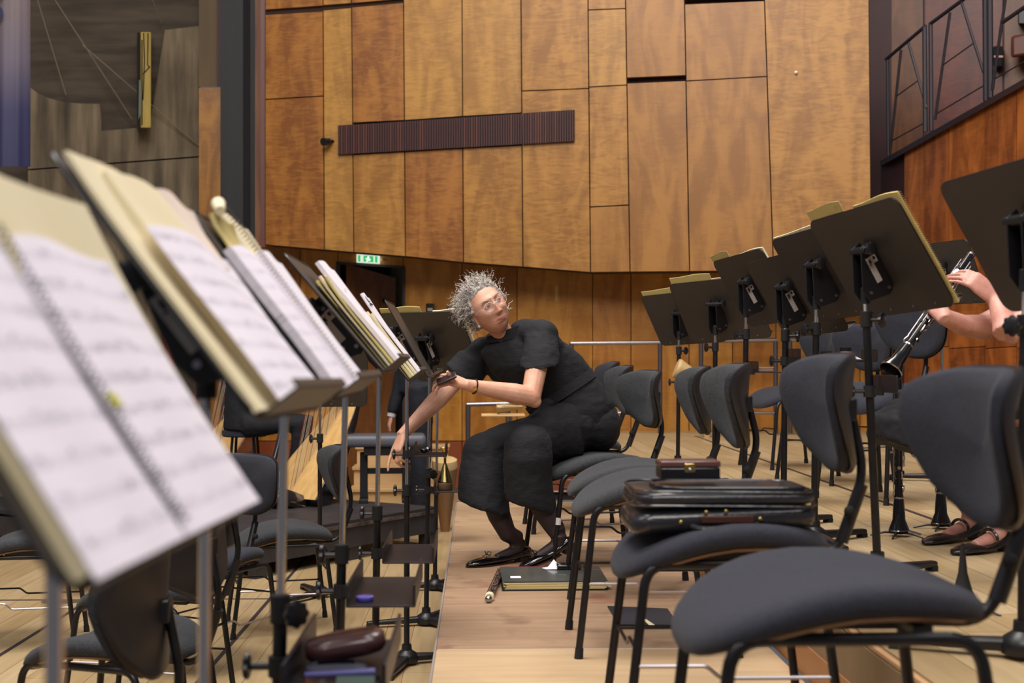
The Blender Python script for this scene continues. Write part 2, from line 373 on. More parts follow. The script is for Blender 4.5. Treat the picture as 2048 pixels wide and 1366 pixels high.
curve = [(56, 172), (75, 186), (100, 197), (128, 204), (160, 207), (200, 208), (203, 262), (272, 256), (300, 250), (330, 60), (398, 52)]
def slab(pts, off, m, th=.06, nm='concrete_panel'):
    mb = MB(); mb.poly([WC.at(x, y, off) for x, y in pts], -WC.n * th); return obj(nm, mb, m, wall_c, smooth=0)
slab(curve + [(398, 312), (56, 338)], .07, M_CON)
slab([(56, 341), (398, 315), (398, 425), (56, 425)], .07, M_CON); slab([(56, 428), (398, 428), (398, 1120), (56, 1120)], .07, M_CON)
M_WIRE = mat('wall_cable', (118, 104, 84), .6)
for nm, a, b in (('high', (75, 0), (132, 190)), ('mid', (110, 0), (264, 238)), ('long', (165, 90), (398, 292)), ('short', (305, 0), (322, 46))):
    tag(obj('rigging_wire', MB().cyl(WC.at(*a, .3), WC.at(*b, .1), .006, 6), M_WIRE), {'high': 'thin wire slanting down beside the navy banner', 'mid': 'thin wire ending at the foot of the yellow wall block', 'long': 'longest thin wire crossing the concrete wall to the wooden strip', 'short': 'short thin wire at the top above the yellow wall block'}[nm], 'wire')
# carved wooden block
wb = thing('wooden_wall_block', 'tall cracked yellow wooden block hung on the dark concrete wall', 'sculpture', WC.at(284, 258, .1)); eb = wb.location.copy()
obj('block', wq(WC, 281, 64, 302, 256, .45, .12), mat('raw_yellow_wood', (172, 148, 72), .7, var=(146, 122, 54), scale=5, stretch=(4, 1, .4), bump=.3), wb, bevel=.01)
obj('black_edge', wq(WC, 274, 65, 281, 258, .40, .10), M_DARK, wb)
obj('blue_face', MB().hexa([WC.at(x, y, .415) - eb for x, y in ((278, 160), (282, 160), (285, 215), (277, 240))], [WC.at(x, y, .40) - eb for x, y in ((278, 160), (282, 160), (285, 215), (277, 240))]), mat('blue_grey_face', (92, 116, 112), .7), wb)
ck = MB()
for pts in ([(287, 66), (289, 120), (286, 200)], [(296, 66), (295, 130), (300, 135)], [(300, 133), (292, 142), (286, 148)], [(284, 80), (284, 250)]):
    ck.tube([WC.at(x, y, .452) - eb for x, y in pts], .006, 5)
obj('crack', ck, M_DARK, wb)
# banner
eb = Vector((0, 0, 0)); WB = Wall(-60, 10.2, 60, 10.2)
def banner_mat():
    m = bpy.data.materials.new('banner_cloth'); m.use_nodes = True; nt = m.node_tree; s = nt.nodes['Principled BSDF']; L = nt.links.new
    tc = nt.nodes.new('ShaderNodeTexCoord'); sp = nt.nodes.new('ShaderNodeSeparateXYZ'); L(tc.outputs['Object'], sp.inputs[0])
    cr = nt.nodes.new('ShaderNodeValToRGB'); e = cr.color_ramp.elements
    mr = nt.nodes.new('ShaderNodeMapRange'); mr.inputs[1].default_value = 2.35; mr.inputs[2].default_value = 3.7; L(sp.outputs[2], mr.inputs[0])
    e[0].position = .0; e[0].color = lin((40, 42, 78)); e[1].position = .95; e[1].color = lin((110, 98, 102))
    k = cr.color_ramp.elements.new(.35); k.color = lin((50, 50, 84)); k = cr.color_ramp.elements.new(.65); k.color = lin((98, 90, 104))
    L(mr.outputs[0], cr.inputs[0]); L(cr.outputs[0], s.inputs['Base Color']); s.inputs['Roughness'].default_value = .7
    return m
rings = []
ban = MB(); xs = [-60 + 4 * k for k in range(31)]
row = lambda y: [WB.at(x, y, .018 * math.sin(x * .11 + y * .003) + .004 * math.sin(x * .31)) for x in xs]
rows = [row(y) for y in (-120, -40, 40, 120, 200, 280, 333)]
vs = [p for r in rows for p in r] + [p - WB.n * .01 for r in rows for p in r]; n = len(xs); N = n * len(rows); fs = []
for i in range(len(rows) - 1):
    for j in range(n - 1):
        a = i * n + j; fs.append((a, a + 1, a + n + 1, a + n)); fs.append((N + a, N + a + n, N + a + n + 1, N + a + 1))
for i in range(len(rows) - 1): fs.append((i * n, (i + 1) * n, N + (i + 1) * n, N + i * n)); a = i * n + n - 1; fs.append((a, N + a, N + a + n, a + n))
for j in range(n - 1): fs.append((j, N + j, N + j + 1, j + 1)); a = (len(rows) - 1) * n + j; fs.append((a, a + 1, N + a + 1, N + a))
ban.add(vs, fs)
bn = tag(obj('banner', ban, banner_mat()), 'hanging cloth banner fading from grey to navy with dark letters', 'banner')
td = bpy.data.curves.new('letters', 'FONT'); td.body = 'STU'; td.size = .26; td.extrude = .002
to = bpy.data.objects.new('letters', td); COL.objects.link(to)
q = WB.at(5, 40, .06); to.matrix_world = Matrix.Translation(q) @ Matrix(((0, -1, 0, 0), (0, 0, -1, 0), (1, 0, 0, 0), (0, 0, 0, 1)))
dg = bpy.context.evaluated_depsgraph_get(); me = bpy.data.meshes.new_from_object(to.evaluated_get(dg)); bpy.data.objects.remove(to)
lo = bpy.data.objects.new('letters', me); COL.objects.link(lo); me.materials.append(mat('letter_navy', (34, 36, 74), .7))
lo.matrix_world = Matrix.Translation(q) @ Matrix(((0, -1, 0, 0), (0, 0, -1, 0), (1, 0, 0, 0), (0, 0, 0, 1))); lo.parent = bn
# trims between concrete and screen
def trim(nm, x0, x1, y0, y1, Y, m, th=.2):
    w = Wall(x0 - 1, Y, x1 + 1, Y)
    return struct(nm, MB().hexa([w.at(x0, y0), w.at(x1, y0), w.at(x1, y1), w.at(x0, y1)], [w.at(x0, y0, -th), w.at(x1, y0, -th), w.at(x1, y1, -th), w.at(x0, y1, -th)]), m, smooth=0)
trim('trim_1', 398, 434, -130, 174, 13.2, mat('olive_board', (104, 78, 38), .6, var=(86, 66, 34), scale=3, stretch=(2, 1, .3)))
trim('trim_2', 398, 441, 176, 1080, 13.0, veneer('strip_amber', (130, 82, 20), (166, 112, 36), bands=False))
trim('trim_3', 434, 442, -130, 174, 13.1, M_OX)
trim('trim_4', 441, 510, -130, 1080, 12.9, mat('blue_black_column', (31, 29, 35), .6, var=(18, 17, 22), scale=2, stretch=(3, 1, .3)))
trim('trim_5', 510, 521, -130, 500, 12.45, mat('raw_edge_board', (122, 78, 46), .6, var=(84, 46, 32), scale=4, stretch=(3, 1, .3)))
trim('trim_6', 521, 531, -130, 494, 12.35, M_OXR)
trim('trim_7', 486, 500, -130, 1080, 12.88, M_DARK)

# right side: recess, gallery front and rails
WX = Wall(1735, 14.0, 2140, 13.0)
mb = MB(); q = [(1735, -150), (2140, -150), (2140, 760), (1735, 760)]
mb.hexa([WX.at(x, y) for x, y in q], [WX.at(x, y, -.2) for x, y in q])
wall_x = struct('wall_gallery_back', mb, M_OX, smooth=0)
M_AMB = veneer('gallery_amber', (92, 50, 22), (116, 70, 32), bands=False); M_AMR = veneer('gallery_rust', (78, 26, 16), (108, 42, 22), bands=True)
panel(WX, [(1782, -140), (1847, -140), (1847, 330), (1782, 330)], M_AMB, wall_x)
panel(WX, [(1849, -140), (2006, -140), (2006, 300), (1849, 300)], M_AMR, wall_x)
panel(WX, [(2008, -140), (2135, -140), (2135, 260), (2008, 260)], M_AMB, wall_x)
WG = Wall(1808, 11.4, 2140, 9.3)
def gtop(x): return 322 - (x - 1762) * .575
mb = MB(); q = [(1762, 326), (2140, gtop(2140) + 4), (2140, 1010), (1762, 1010)]
mb.hexa([WG.at(x, y, -.01) for x, y in q], [WG.at(x, y, -.18) for x, y in q])
wall_g = struct('wall_right', mb, M_OX, smooth=0)
ge = [1808, 1848, 1898, 1970, 2033, 2060, 2140]
for i in range(6):
    a, b = ge[i], ge[i + 1]
    panel(WG, [(a, gtop(a) + 10), (b, gtop(b) + 10), (b, 693), (a, 697)], VR[i % 2], wall_g, .02, .8)
    panel(WG, [(a, 697), (b, 693), (b, 1000), (a, 1000)], VR[(i + 1) % 2], wall_g, .02, .8)
rail = MB(); rail.hexa([WG.at(1760, 322, .06), WG.at(2140, gtop(2140), .06), WG.at(2140, gtop(2140) + 14, .06), WG.at(1760, 333, .06)], [WG.at(1760, 322, -.25), WG.at(2140, gtop(2140), -.25), WG.at(2140, gtop(2140) + 14, -.25), WG.at(1760, 333, -.25)])
struct('trim_8', rail, mat('gallery_coping', (34, 24, 30), .5), smooth=0)
WRl = Wall(1808, 11.5, 2140, 9.4)
M_IRON = mat('gallery_iron', (34, 26, 36), .5)
def rail_unit(label, posts, diags, tops, rods):
    t = thing('gallery_railing', label, 'railing', WRl.at(posts[0][0], posts[0][2]), group=None); b = t.location.copy()
    for x, y0, y1, w in posts: obj('post', MB().tube([WRl.at(x, y0) - b, WRl.at(x + 1.5, y1) - b], w, 6), M_IRON, t)
    for a, c in diags: obj('brace', MB().tube([WRl.at(*a) - b, WRl.at(*c) - b], .012, 6), M_IRON, t)
    for a, c in tops: obj('top_rail', MB().tube([WRl.at(*a) - b, WRl.at(*c) - b], .017, 6), M_IRON, t)
    for a, c in rods: obj('rod', MB().tube([WRl.at(*a) - b, WRl.at(*c) - b], .006, 6), M_IRON, t)
rail_unit('first black gallery rail frame, lowest beside the birch screen', [(1775, 120, 312, .014), (1849, 52, 264, .02)], [((1802, 100), (1781, 300)), ((1817, 86), (1853, 216))], [((1772, 119), (1851, 52))], [((1792, 193), (1835, 162)), ((1783, 282), (1850, 245))])
rail_unit('second black gallery rail frame with wide V braces', [(1861, 48, 262, .018), (1970, -40, 202, .022)], [((1900, 25), (1870, 240)), ((1923, 4), (1967, 145))], [((1860, 48), (1925, 0)), ((1925, 0), (1990, -48))], [((1886, 130), (1945, 88)), ((1872, 228), (1966, 172))])
rail_unit('third black gallery rail frame at the right edge', [(1979, -60, 196, .024), (2090, -90, 130, .02)], [((2012, -10), (1985, 175)), ((2004, 40), (1985, 180))], [((2006, 44), (2048, 15)), ((2048, 15), (2100, -20))], [((1985, 160), (2048, 124)), ((2048, 124), (2100, 92))])
eb = Vector((0, 0, 0))
tag(obj('wall_box', wq(WX, 2036, 20, 2062, 48, .25, .03), M_BLK, bevel=.01), 'small black wall box high behind the gallery rail', 'box')
tag(obj('maroon_seatback', wq(WX, 2022, 72, 2070, 116, .5, .2, -8), M_OXR, bevel=.03), 'reddish seat back up in the gallery at the right edge', 'seat')
lampf = thing('gallery_lamp', 'dark lamp with a small bright slit on the gallery wall', 'lamp', WX.at(1996, 115, .1)); eb = lampf.location.copy()
obj('lamp_housing', wq(WX, 1986, 92, 2006, 134, .22, .05), M_DARK, lampf, bevel=.02); obj('lamp_slit', wq(WX, 1988, 111, 2006, 115, .23, .22), mat('slit', (170, 120, 110), .5, emit=.4), lampf)
eb = Vector((0, 0, 0))

# ------------------------------------------------------------------ floors
def planks(nm, x0, x1, y0, y1, z, w, cols, seed, yn):
    rnd = random.Random(seed); mb = MB(); mb.box(((x0 + x1) / 2, (y0 + y1) / 2, z - .025), (x1 - x0, y1 - y0, .044))
    fl = struct(nm, mb, mat(nm + '_joint', (150, 112, 68), .8), smooth=0)
    return fl, rnd
def wood(name, c, v): return mat(name, c, .46, var=v, scale=5, stretch=(7, .45, 1), bump=.04, bscale=60, contrast=(.3, .7))
FL = [wood('oak_%s' % s, c, v) for s, c, v in (('blond', (184, 160, 122), (168, 143, 103)), ('honey', (179, 154, 114), (162, 136, 96)), ('sand', (190, 168, 132), (176, 151, 113)), ('tan', (173, 147, 107), (158, 132, 92)))]
def lay(floor, x0, x1, y0, y1, z, w, ln, seed):
    rnd = random.Random(seed); x = x0; cnt = 0
    while x < x1 - .02:
        ww = min(w, x1 - x); y = y0 - rnd.random() * ln
        while y < y1:
            a = max(y, y0); b = min(y + ln, y1); y += ln
            if b - a < .05: continue
            mb = MB().box((x + ww / 2, (a + b) / 2, z - .002), (ww - .0022, b - a - .0025, .006))
            obj('floor_board', mb, FL[rnd.choice((0, 0, 1, 1, 2, 3))], floor, smooth=0); cnt += 1
        x += w
    return cnt
fa, _ = planks('floor_lower', -7.5, -.135, 1.6, 13.6, ZL, .1, 0, 1, 0)
ca = lay(fa, -3.3, -.14, 3.2, 9.8, ZL, .125, 2.2, 11)
fb, _ = planks('floor_upper', .915, 8.0, 1.2, 13.4, ZR, .1, 0, 2, 0)
cb = lay(fb, .93, 4.2, 2.2, 10.6, ZR, .125, 2.6, 12)
far = MB(); far.box((-5.35, 6.5, ZL), (4.08, 6.6, .006)); far.box((-3.8, 11.7, ZL), (7.3, 3.78, .006))
o = obj('boarding', far, FL[0], fa, smooth=0); o['kind'] = 'stuff'
far = MB(); far.box((6.1, 6.5, ZR), (3.76, 8.4, .006)); far.box((4.45, 12.0, ZR), (7.05, 2.78, .006))
o = obj('boarding', far, FL[1], fb, smooth=0); o['kind'] = 'stuff'
# riser face of the upper floor, in birch, and the dark risers of the lower one
struct('trim_9', MB().box((.905, 6.8, .045), (.016, 11.2, .09)), mat('riser_birch', (170, 120, 76), .5, var=(156, 106, 64), scale=4, stretch=(1, .4, 1)), smooth=0)
struct('trim_10', MB().box((.910, 6.8, .145), (.016, 11.2, .11)), mat('riser_grey_wood', (140, 118, 88), .6, var=(124, 102, 74), scale=5), smooth=0)
struct('trim_11', MB().box((.912, 6.8, .208), (.014, 11.2, .009)), mat('riser_nosing', (196, 152, 110), .5), smooth=0)
# metal joint strips let into the floors
M_STRIP = mat('joint_strip', (66, 58, 60), .5, .3)
st = [((-1.10, 1.9, ZL), (-1.10, 9.6, ZL)), ((-2.05, 1.9, ZL), (-2.05, 9.6, ZL)), ((1.88, 2.4, ZR), (1.88, 11.2, ZR))]
for i, (a, b) in enumerate(st):
    struct('trim_%d' % (12 + i), MB().box(((a[0] + b[0]) / 2, (a[1] + b[1]) / 2, a[2] + .0022), (.018, b[1] - a[1], .004)), M_STRIP, smooth=0)
struct('trim_15', MB().box((-2.6, 6.95, ZL + .0022), (3.0, .012, .004)), M_STRIP, smooth=0)
struct('trim_16', MB().box((2.7, 3.98, ZR + .0022), (1.5, .010, .004)), M_STRIP, smooth=0)
M_GR = mat('floor_outlet_metal', (128, 112, 92), .4, .6)
for px, py, z, lab in ((105, 1204, ZL, 'left round metal floor outlet beyond the far left chair legs'), (138, 1204, ZL, 'right round metal floor outlet beyond the far left chair legs'), (1496, 1098, ZR, 'round metal floor outlet behind the briefcase chair'), (1527, 1107, ZR, 'round metal floor outlet nearer the folded stand base')):
    g = G(px, py, z); tag(obj('floor_outlet', MB().lathe([(.055, 0), (.055, .004), (.046, .005)], 24, TM((g.x, g.y, z + .001))), M_GR), lab, 'floor outlet')

# ------------------------------------------------------------------ the platform of stage decks
def deck_mat(name, c, v, dirt=.5, red=False):
    m = bpy.data.materials.new(name); m.use_nodes = True; nt = m.node_tree; s = nt.nodes['Principled BSDF']; L = nt.links.new
    tc = nt.nodes.new('ShaderNodeTexCoord')
    def nz(sc, st, det=5, dis=0):
        mp = nt.nodes.new('ShaderNodeMapping'); mp.inputs['Scale'].default_value = st; L(tc.outputs['Object'], mp.inputs[0])
        n = nt.nodes.new('ShaderNodeTexNoise'); n.inputs['Scale'].default_value = sc; n.inputs['Detail'].default_value = det; n.inputs['Distortion'].default_value = dis; L(mp.outputs[0], n.inputs[0]); return n
    def ramp(f, p0, c0, p1, c1):
        r = nt.nodes.new('ShaderNodeValToRGB'); e = r.color_ramp.elements; e[0].position = p0; e[0].color = c0; e[1].position = p1; e[1].color = c1; L(f, r.inputs[0]); return r
    def mixc(fac, a, b):
        x = nt.nodes.new('ShaderNodeMix'); x.data_type = 'RGBA'; L(fac, x.inputs[0]); L(a, x.inputs[6])
        if isinstance(b, tuple): x.inputs[7].default_value = b
        else: L(b, x.inputs[7])
        return x.outputs[2]
    g = ramp(nz(3, (.8, 9, 1)).outputs[0], .3, lin(v), .7, lin(c)); col = g.outputs[0]
    d = ramp(nz(4.5, (1, 1, 1), 6, .5).outputs[0], .56, (0, 0, 0, 1), .72, (dirt, dirt, dirt, 1)); col = mixc(d.outputs[0], col, lin((96, 68, 48)))
    if red:
        r = ramp(nz(2.3, (1, 1.2, 1), 4, .3).outputs[0], .62, (0, 0, 0, 1), .66, (.6, .6, .6, 1)); col = mixc(r.outputs[0], col, lin((134, 78, 66)))
    sc = ramp(nz(40, (.25, 3, 1), 2, 2).outputs[0], .66, (0, 0, 0, 1), .72, (.35, .35, .35, 1)); col = mixc(sc.outputs[0], col, lin((196, 166, 132)))
    L(col, s.inputs['Base Color']); s.inputs['Roughness'].default_value = .6
    bp = nt.nodes.new('ShaderNodeBump'); bp.inputs['Strength'].default_value = .08; bp.inputs['Distance'].default_value = .004; L(nz(220, (1, 1, 1)).outputs[0], bp.inputs['Height']); L(bp.outputs[0], s.inputs['Normal'])
    MATS[name] = m; return m
M_D1 = deck_mat('new_birch_deck', (194, 166, 130), (182, 152, 114), .12); M_D2 = deck_mat('worn_deck', (168, 138, 110), (148, 117, 90), .6, True); M_D3 = deck_mat('greyed_deck', (182, 152, 120), (166, 136, 104), .45)
ys = [1.5, 3.92, 5.95, 7.96]
for (a, b, m, lab) in ((ys[0], ys[1], M_D1, 'pale new stage deck nearest the camera under the chairs'), (ys[1], ys[2], M_D2, 'worn scratched stage deck with red stains under the flute and folders'), (ys[2], ys[3], M_D3, 'greyed stage deck behind the woman\'s feet')):
    t = thing('stage_deck', lab, 'stage deck', (.38, (a + b) / 2, 0)); h = (b - a) / 2
    obj('deck_board', MB().box((0, 0, -.011), (1.006, b - a - .006, .022)), m, t, smooth=0)
    fr = MB()
    fr.box((-.49, 0, -.055), (.03, b - a - .01, .066)); fr.box((.49, 0, -.055), (.03, b - a - .01, .066)); fr.box((0, -h + .02, -.055), (.95, .03, .066)); fr.box((0, h - .02, -.055), (.95, .03, .066))
    obj('deck_frame', fr, M_STEEL, t, smooth=0)
    for i in (-1, 1):
        for j in (-1, 1): obj('leg', MB().box((i * .47, j * (h - .05), (ZL - .088) / 2), (.05, .05, -ZL - .088)), M_STEEL, t, smooth=0)
    ed = MB().box((0, h - .004, .0006), (1.0, .006, .0016)); obj('edge_strip', ed, mat('worn_white_edge', (206, 190, 176), .6), t, smooth=0)
st_ = MB(); struct('trim_17', MB().box((-.127, 4.7, -.006), (.006, 6.5, .014)), mat('grey_edge', (150, 140, 138), .5), smooth=0)
# ================================================================== orchestra chairs (local: the chair faces -X, floor at z 0)
def seat_mesh(h, mode):
    mb = MB(); A, B, n = .240, .225, 40; rings = []
    def top(x):
        return h - (.085 * (max(0, .03 - x) / .27) ** 1.9 + .030 * (max(0, x - .03) / .21) ** 2)
    def ring(r, dz, k=1.0):
        out = []
        for j in range(n):
            a = 2 * math.pi * j / n; c, s = math.cos(a), math.sin(a)
            x = A * r * math.copysign(abs(c) ** .78, c); y = B * r * math.copysign(abs(s) ** .72, s)
            y *= 1 - .10 * x / A
            out.append((x, y, top(x) + dz - .012 * (1 - (y / B) ** 2) * (1 if mode == 'pad' else 0)))
        return out
    if mode == 'pad':
        prof = [(.02, -.001), (.35, 0), (.65, 0), (.85, -.001), (.94, -.006), (.985, -.016), (1, -.028), (.99, -.040), (.95, -.048), (.8, -.050), (.4, -.050), (.02, -.050)]
    else:
        prof = [(.02, -.049), (.90, -.049), (.93, -.053), (.90, -.060), (.02, -.060)]
    mb.loft([ring(r, d) for r, d in prof])
    return mb
def back_mesh(off, th, grow=0, n=20, m=14):
    """curved pad; off = distance behind the front face"""
    def pt(u, v, d):
        # v -1 bottom .. 1 top
        hw = (.222 + grow) * (1 - .40 * ((1 - v) / 2) ** 2.0) * (1 - .52 * max(0, -v - .55) ** 1.6 * 1.9) * (1 - .10 * max(0, v - .72) / .28)
        y = u * hw; z = .728 + v * (.130 + grow) + (.010 * u * u if v > .5 else 0)
        x = .262 - .085 * abs(y / .22) ** 2.2 - .012 * math.sin(v * 2.2) + .035 * v * .4 + d
        return (x, y, z)
    rings = []
    us = [math.sin(math.pi / 2 * (-1 + 2 * i / n)) for i in range(n + 1)]
    prof = []
    mb = MB(); sh = []
    for k, (s_, dd) in enumerate([(.02, off), (.7, off), (.93, off + .001), (1.0, off + th * .35), (.985, off + th * .75), (.90, off + th), (.02, off + th)]):
        ring = []
        N = 44
        for j in range(N):
            a = 2 * math.pi * j / N; c, s = math.cos(a), math.sin(a)
            u = math.copysign(abs(c) ** .55, c) * s_; v = math.copysign(abs(s) ** .62, s) * s_
            ring.append(pt(u, v, dd))
        rings.append(ring)
    mb.loft(rings); return mb
def make_chair(name, label, h=.51, fab=None, M=None, group=None):
    fab = fab or M_FAB; t = thing(name, label, 'chair', group=group, M=M)
    obj('seat_pad', seat_mesh(h, 'pad'), fab, t, smooth=60); obj('seat_shell', seat_mesh(h, 'shell'), M_PLY, t)
    zb = h - .088
    for sy in (-1, 1):
        y0, y1 = .205 * sy, .185 * sy
        f = bend([(-.235, y0, .015), (-.185, y1, zb - .0), (0, y1, zb)], .05, 6); r = bend([(.235, y0, .015), (.185, y1, zb), (0, y1, zb)], .05, 6)
        for q, x in ((f, -.235), (r, .235)):
            l = obj('leg', MB().tube(q, .0108, 10), M_TUBE, t)
            obj('foot_cap', MB().tube([(x, y0, 0), (x * .99, y0 * .995, .03)], [.0135, .0125], 10), M_RUB, l)
        obj('side_rod', MB().tube(bend([(-.214, y0 * .97, .215), (-.06, y0 * .97, .215), (-.03, y0 * .97, .19), (.212, y0 * .97, .19)], .01, 3), .0045, 6), M_STEEL if sy < 0 else M_TUBE, t)
    obj('cross_rod', MB().tube(bend([(-.207, -.195, .245), (-.207, -.05, .245), (-.207, -.02, .225), (-.207, .195, .225)], .01, 3), .0045, 6), M_TUBE, t)
    obj('cross_rod', MB().tube([(.20, -.195, .29), (.20, .195, .29)], .0045, 6), M_TUBE, t)
    mb = MB(); mb.box((-.09, 0, zb + .012), (.03, .37, .012)); mb.box((.10, 0, zb + .012), (.03, .37, .012)); mb.box((.03, 0, zb - .002), (.24, .07, .03)); mb.cyl((-.13, -.187, zb + .006), (.14, -.187, zb + .006), .005, 6)
    obj('seat_bracket', mb, M_BLK, t)
    s = obj('back_support', MB().tube(bend([(.06, 0, zb - .005), (.27, 0, zb - .012), (.338, 0, zb + .17), (.305, 0, .745)], .05, 6), .0105, 10), M_TUBE, t)
    obj('sleeve', MB().tube([(.285, 0, zb + .02), (.332, 0, zb + .148)], .0150, 10), M_BLK, s); obj('lever_knob', MB().ball((.296, -.028, zb + .09), .013), M_RUB, s)
    b = obj('backrest', back_mesh(0, .030), fab, t, smooth=60); obj('back_shell', back_mesh(.026, .017, .004), M_SHELL, b, smooth=60)
    obj('hinge', MB().box((.300, 0, .735), (.03, .056, .05)), M_BLK, t, bevel=.004)
    return t
CH = {}
def chair(key, label, x, y, z, rz=0, h=.51, fab=None, sc=1., group=None):
    k = (round(h, 3), (fab or M_FAB).name)
    M = Matrix.Translation((x, y, z)) @ Matrix.Rotation(R_(rz), 4, 'Z') @ Matrix.Diagonal((1, 1, sc, 1))
    if k not in CH:
        CH[k] = make_chair('orchestra_chair', label, h, fab, M, group); return CH[k]
    c = copy_tree(CH[k]); c.matrix_world = M; tag(c, label, 'chair', group)
    if group is None and 'group' in c: del c['group']
    return c
gp = 'chairs in the row on the platform'
chair('E', 'nearest dark chair of the platform row, large blurred seat at bottom right', .56, 2.10, 0, 0, .545, M_FAB2, group=gp)
chair('D', 'chair of the platform row carrying the black briefcase', .545, 2.95, 0, 0, .51, M_FAB2, sc=1.03, group=gp)
chair('C', 'grey felt chair of the platform row just behind the briefcase', .53, 4.0, 0, 0, .53, group=gp)
chair('B', 'grey felt chair of the platform row, next in front of the woman\'s', .58, 4.93, 0, -2, .50, sc=.985, group=gp)
wch = chair('A', 'chair the seated woman sits on, white tape round its front leg', .49, 5.63, 0, 14, .50, sc=.96, group=gp)
chair('A2', 'chair right behind the woman\'s chair, only its back showing', .50, 6.72, 0, 4, .50, sc=.98, group=gp)
chair('A3', 'farthest chair of the platform row, its back just showing past the others', .52, 7.55, 0, 4, .50, M_FAB2, sc=1.0, group=gp)
gl = 'chairs on the lower floor at the left'
chair('l1', 'grey chair on the lower floor in front of the black podium', -.93, 6.2, ZL, 14, .50, group=gl)
chair('l2', 'chair whose navy backrest shows between the page corner and the harp', -1.13, 5.45, ZL, 62, .50, M_FAB2, group=gl)
chair('l3', 'chair behind the two nearest left chairs, seat partly under the sheet music', -1.18, 4.75, ZL, -12, .50, group=gl)
chair('l4', 'second nearest chair at lower left, grey seat with dark curved back', -1.05, 3.85, ZL, -20, .50, group=gl)
chair('l5', 'nearest chair at lower left, seen from behind its dark back shell', -.97, 2.80, ZL, 2, .50, group=gl)
chair('l6', 'chair at the far left edge with only its thin legs showing', -2.02, 5.9, ZL, 10, .50, group=gl)
gr = 'navy chairs at the back right'
chair('r1', 'left one of the navy chairs by the back railing, seat edge showing', 1.93, 8.0, ZR, 16, .50, M_FAB2, group=gr)
chair('r2', 'middle one of the navy chairs behind the right music stands', 1.95, 7.05, ZR, 30, .50, M_FAB2, group=gr)
chair('r3', 'tall backed dark chair behind the slanting clarinet', 1.93, 6.15, ZR, 34, .50, M_FAB2, sc=1.12, group=gr)
chair('r4', 'chair of the clarinet player at the right edge', 2.08, 4.55, ZR, -6, .50, M_FAB2, group=gr)
# tapes on the woman's and the next chair's legs
M_TAPE = mat('white_tape', (214, 208, 204), .6)
Mw = wch.matrix_world
def legpt(c, z):                    # near front leg of a platform chair
    t = min(1, z / .41); return Vector((-.235 + .05 * t, -.205 + .02 * t, z))
obj('leg_tape', MB().tube([legpt(wch, .195), legpt(wch, .225)], .0135, 10), M_TAPE, wch)

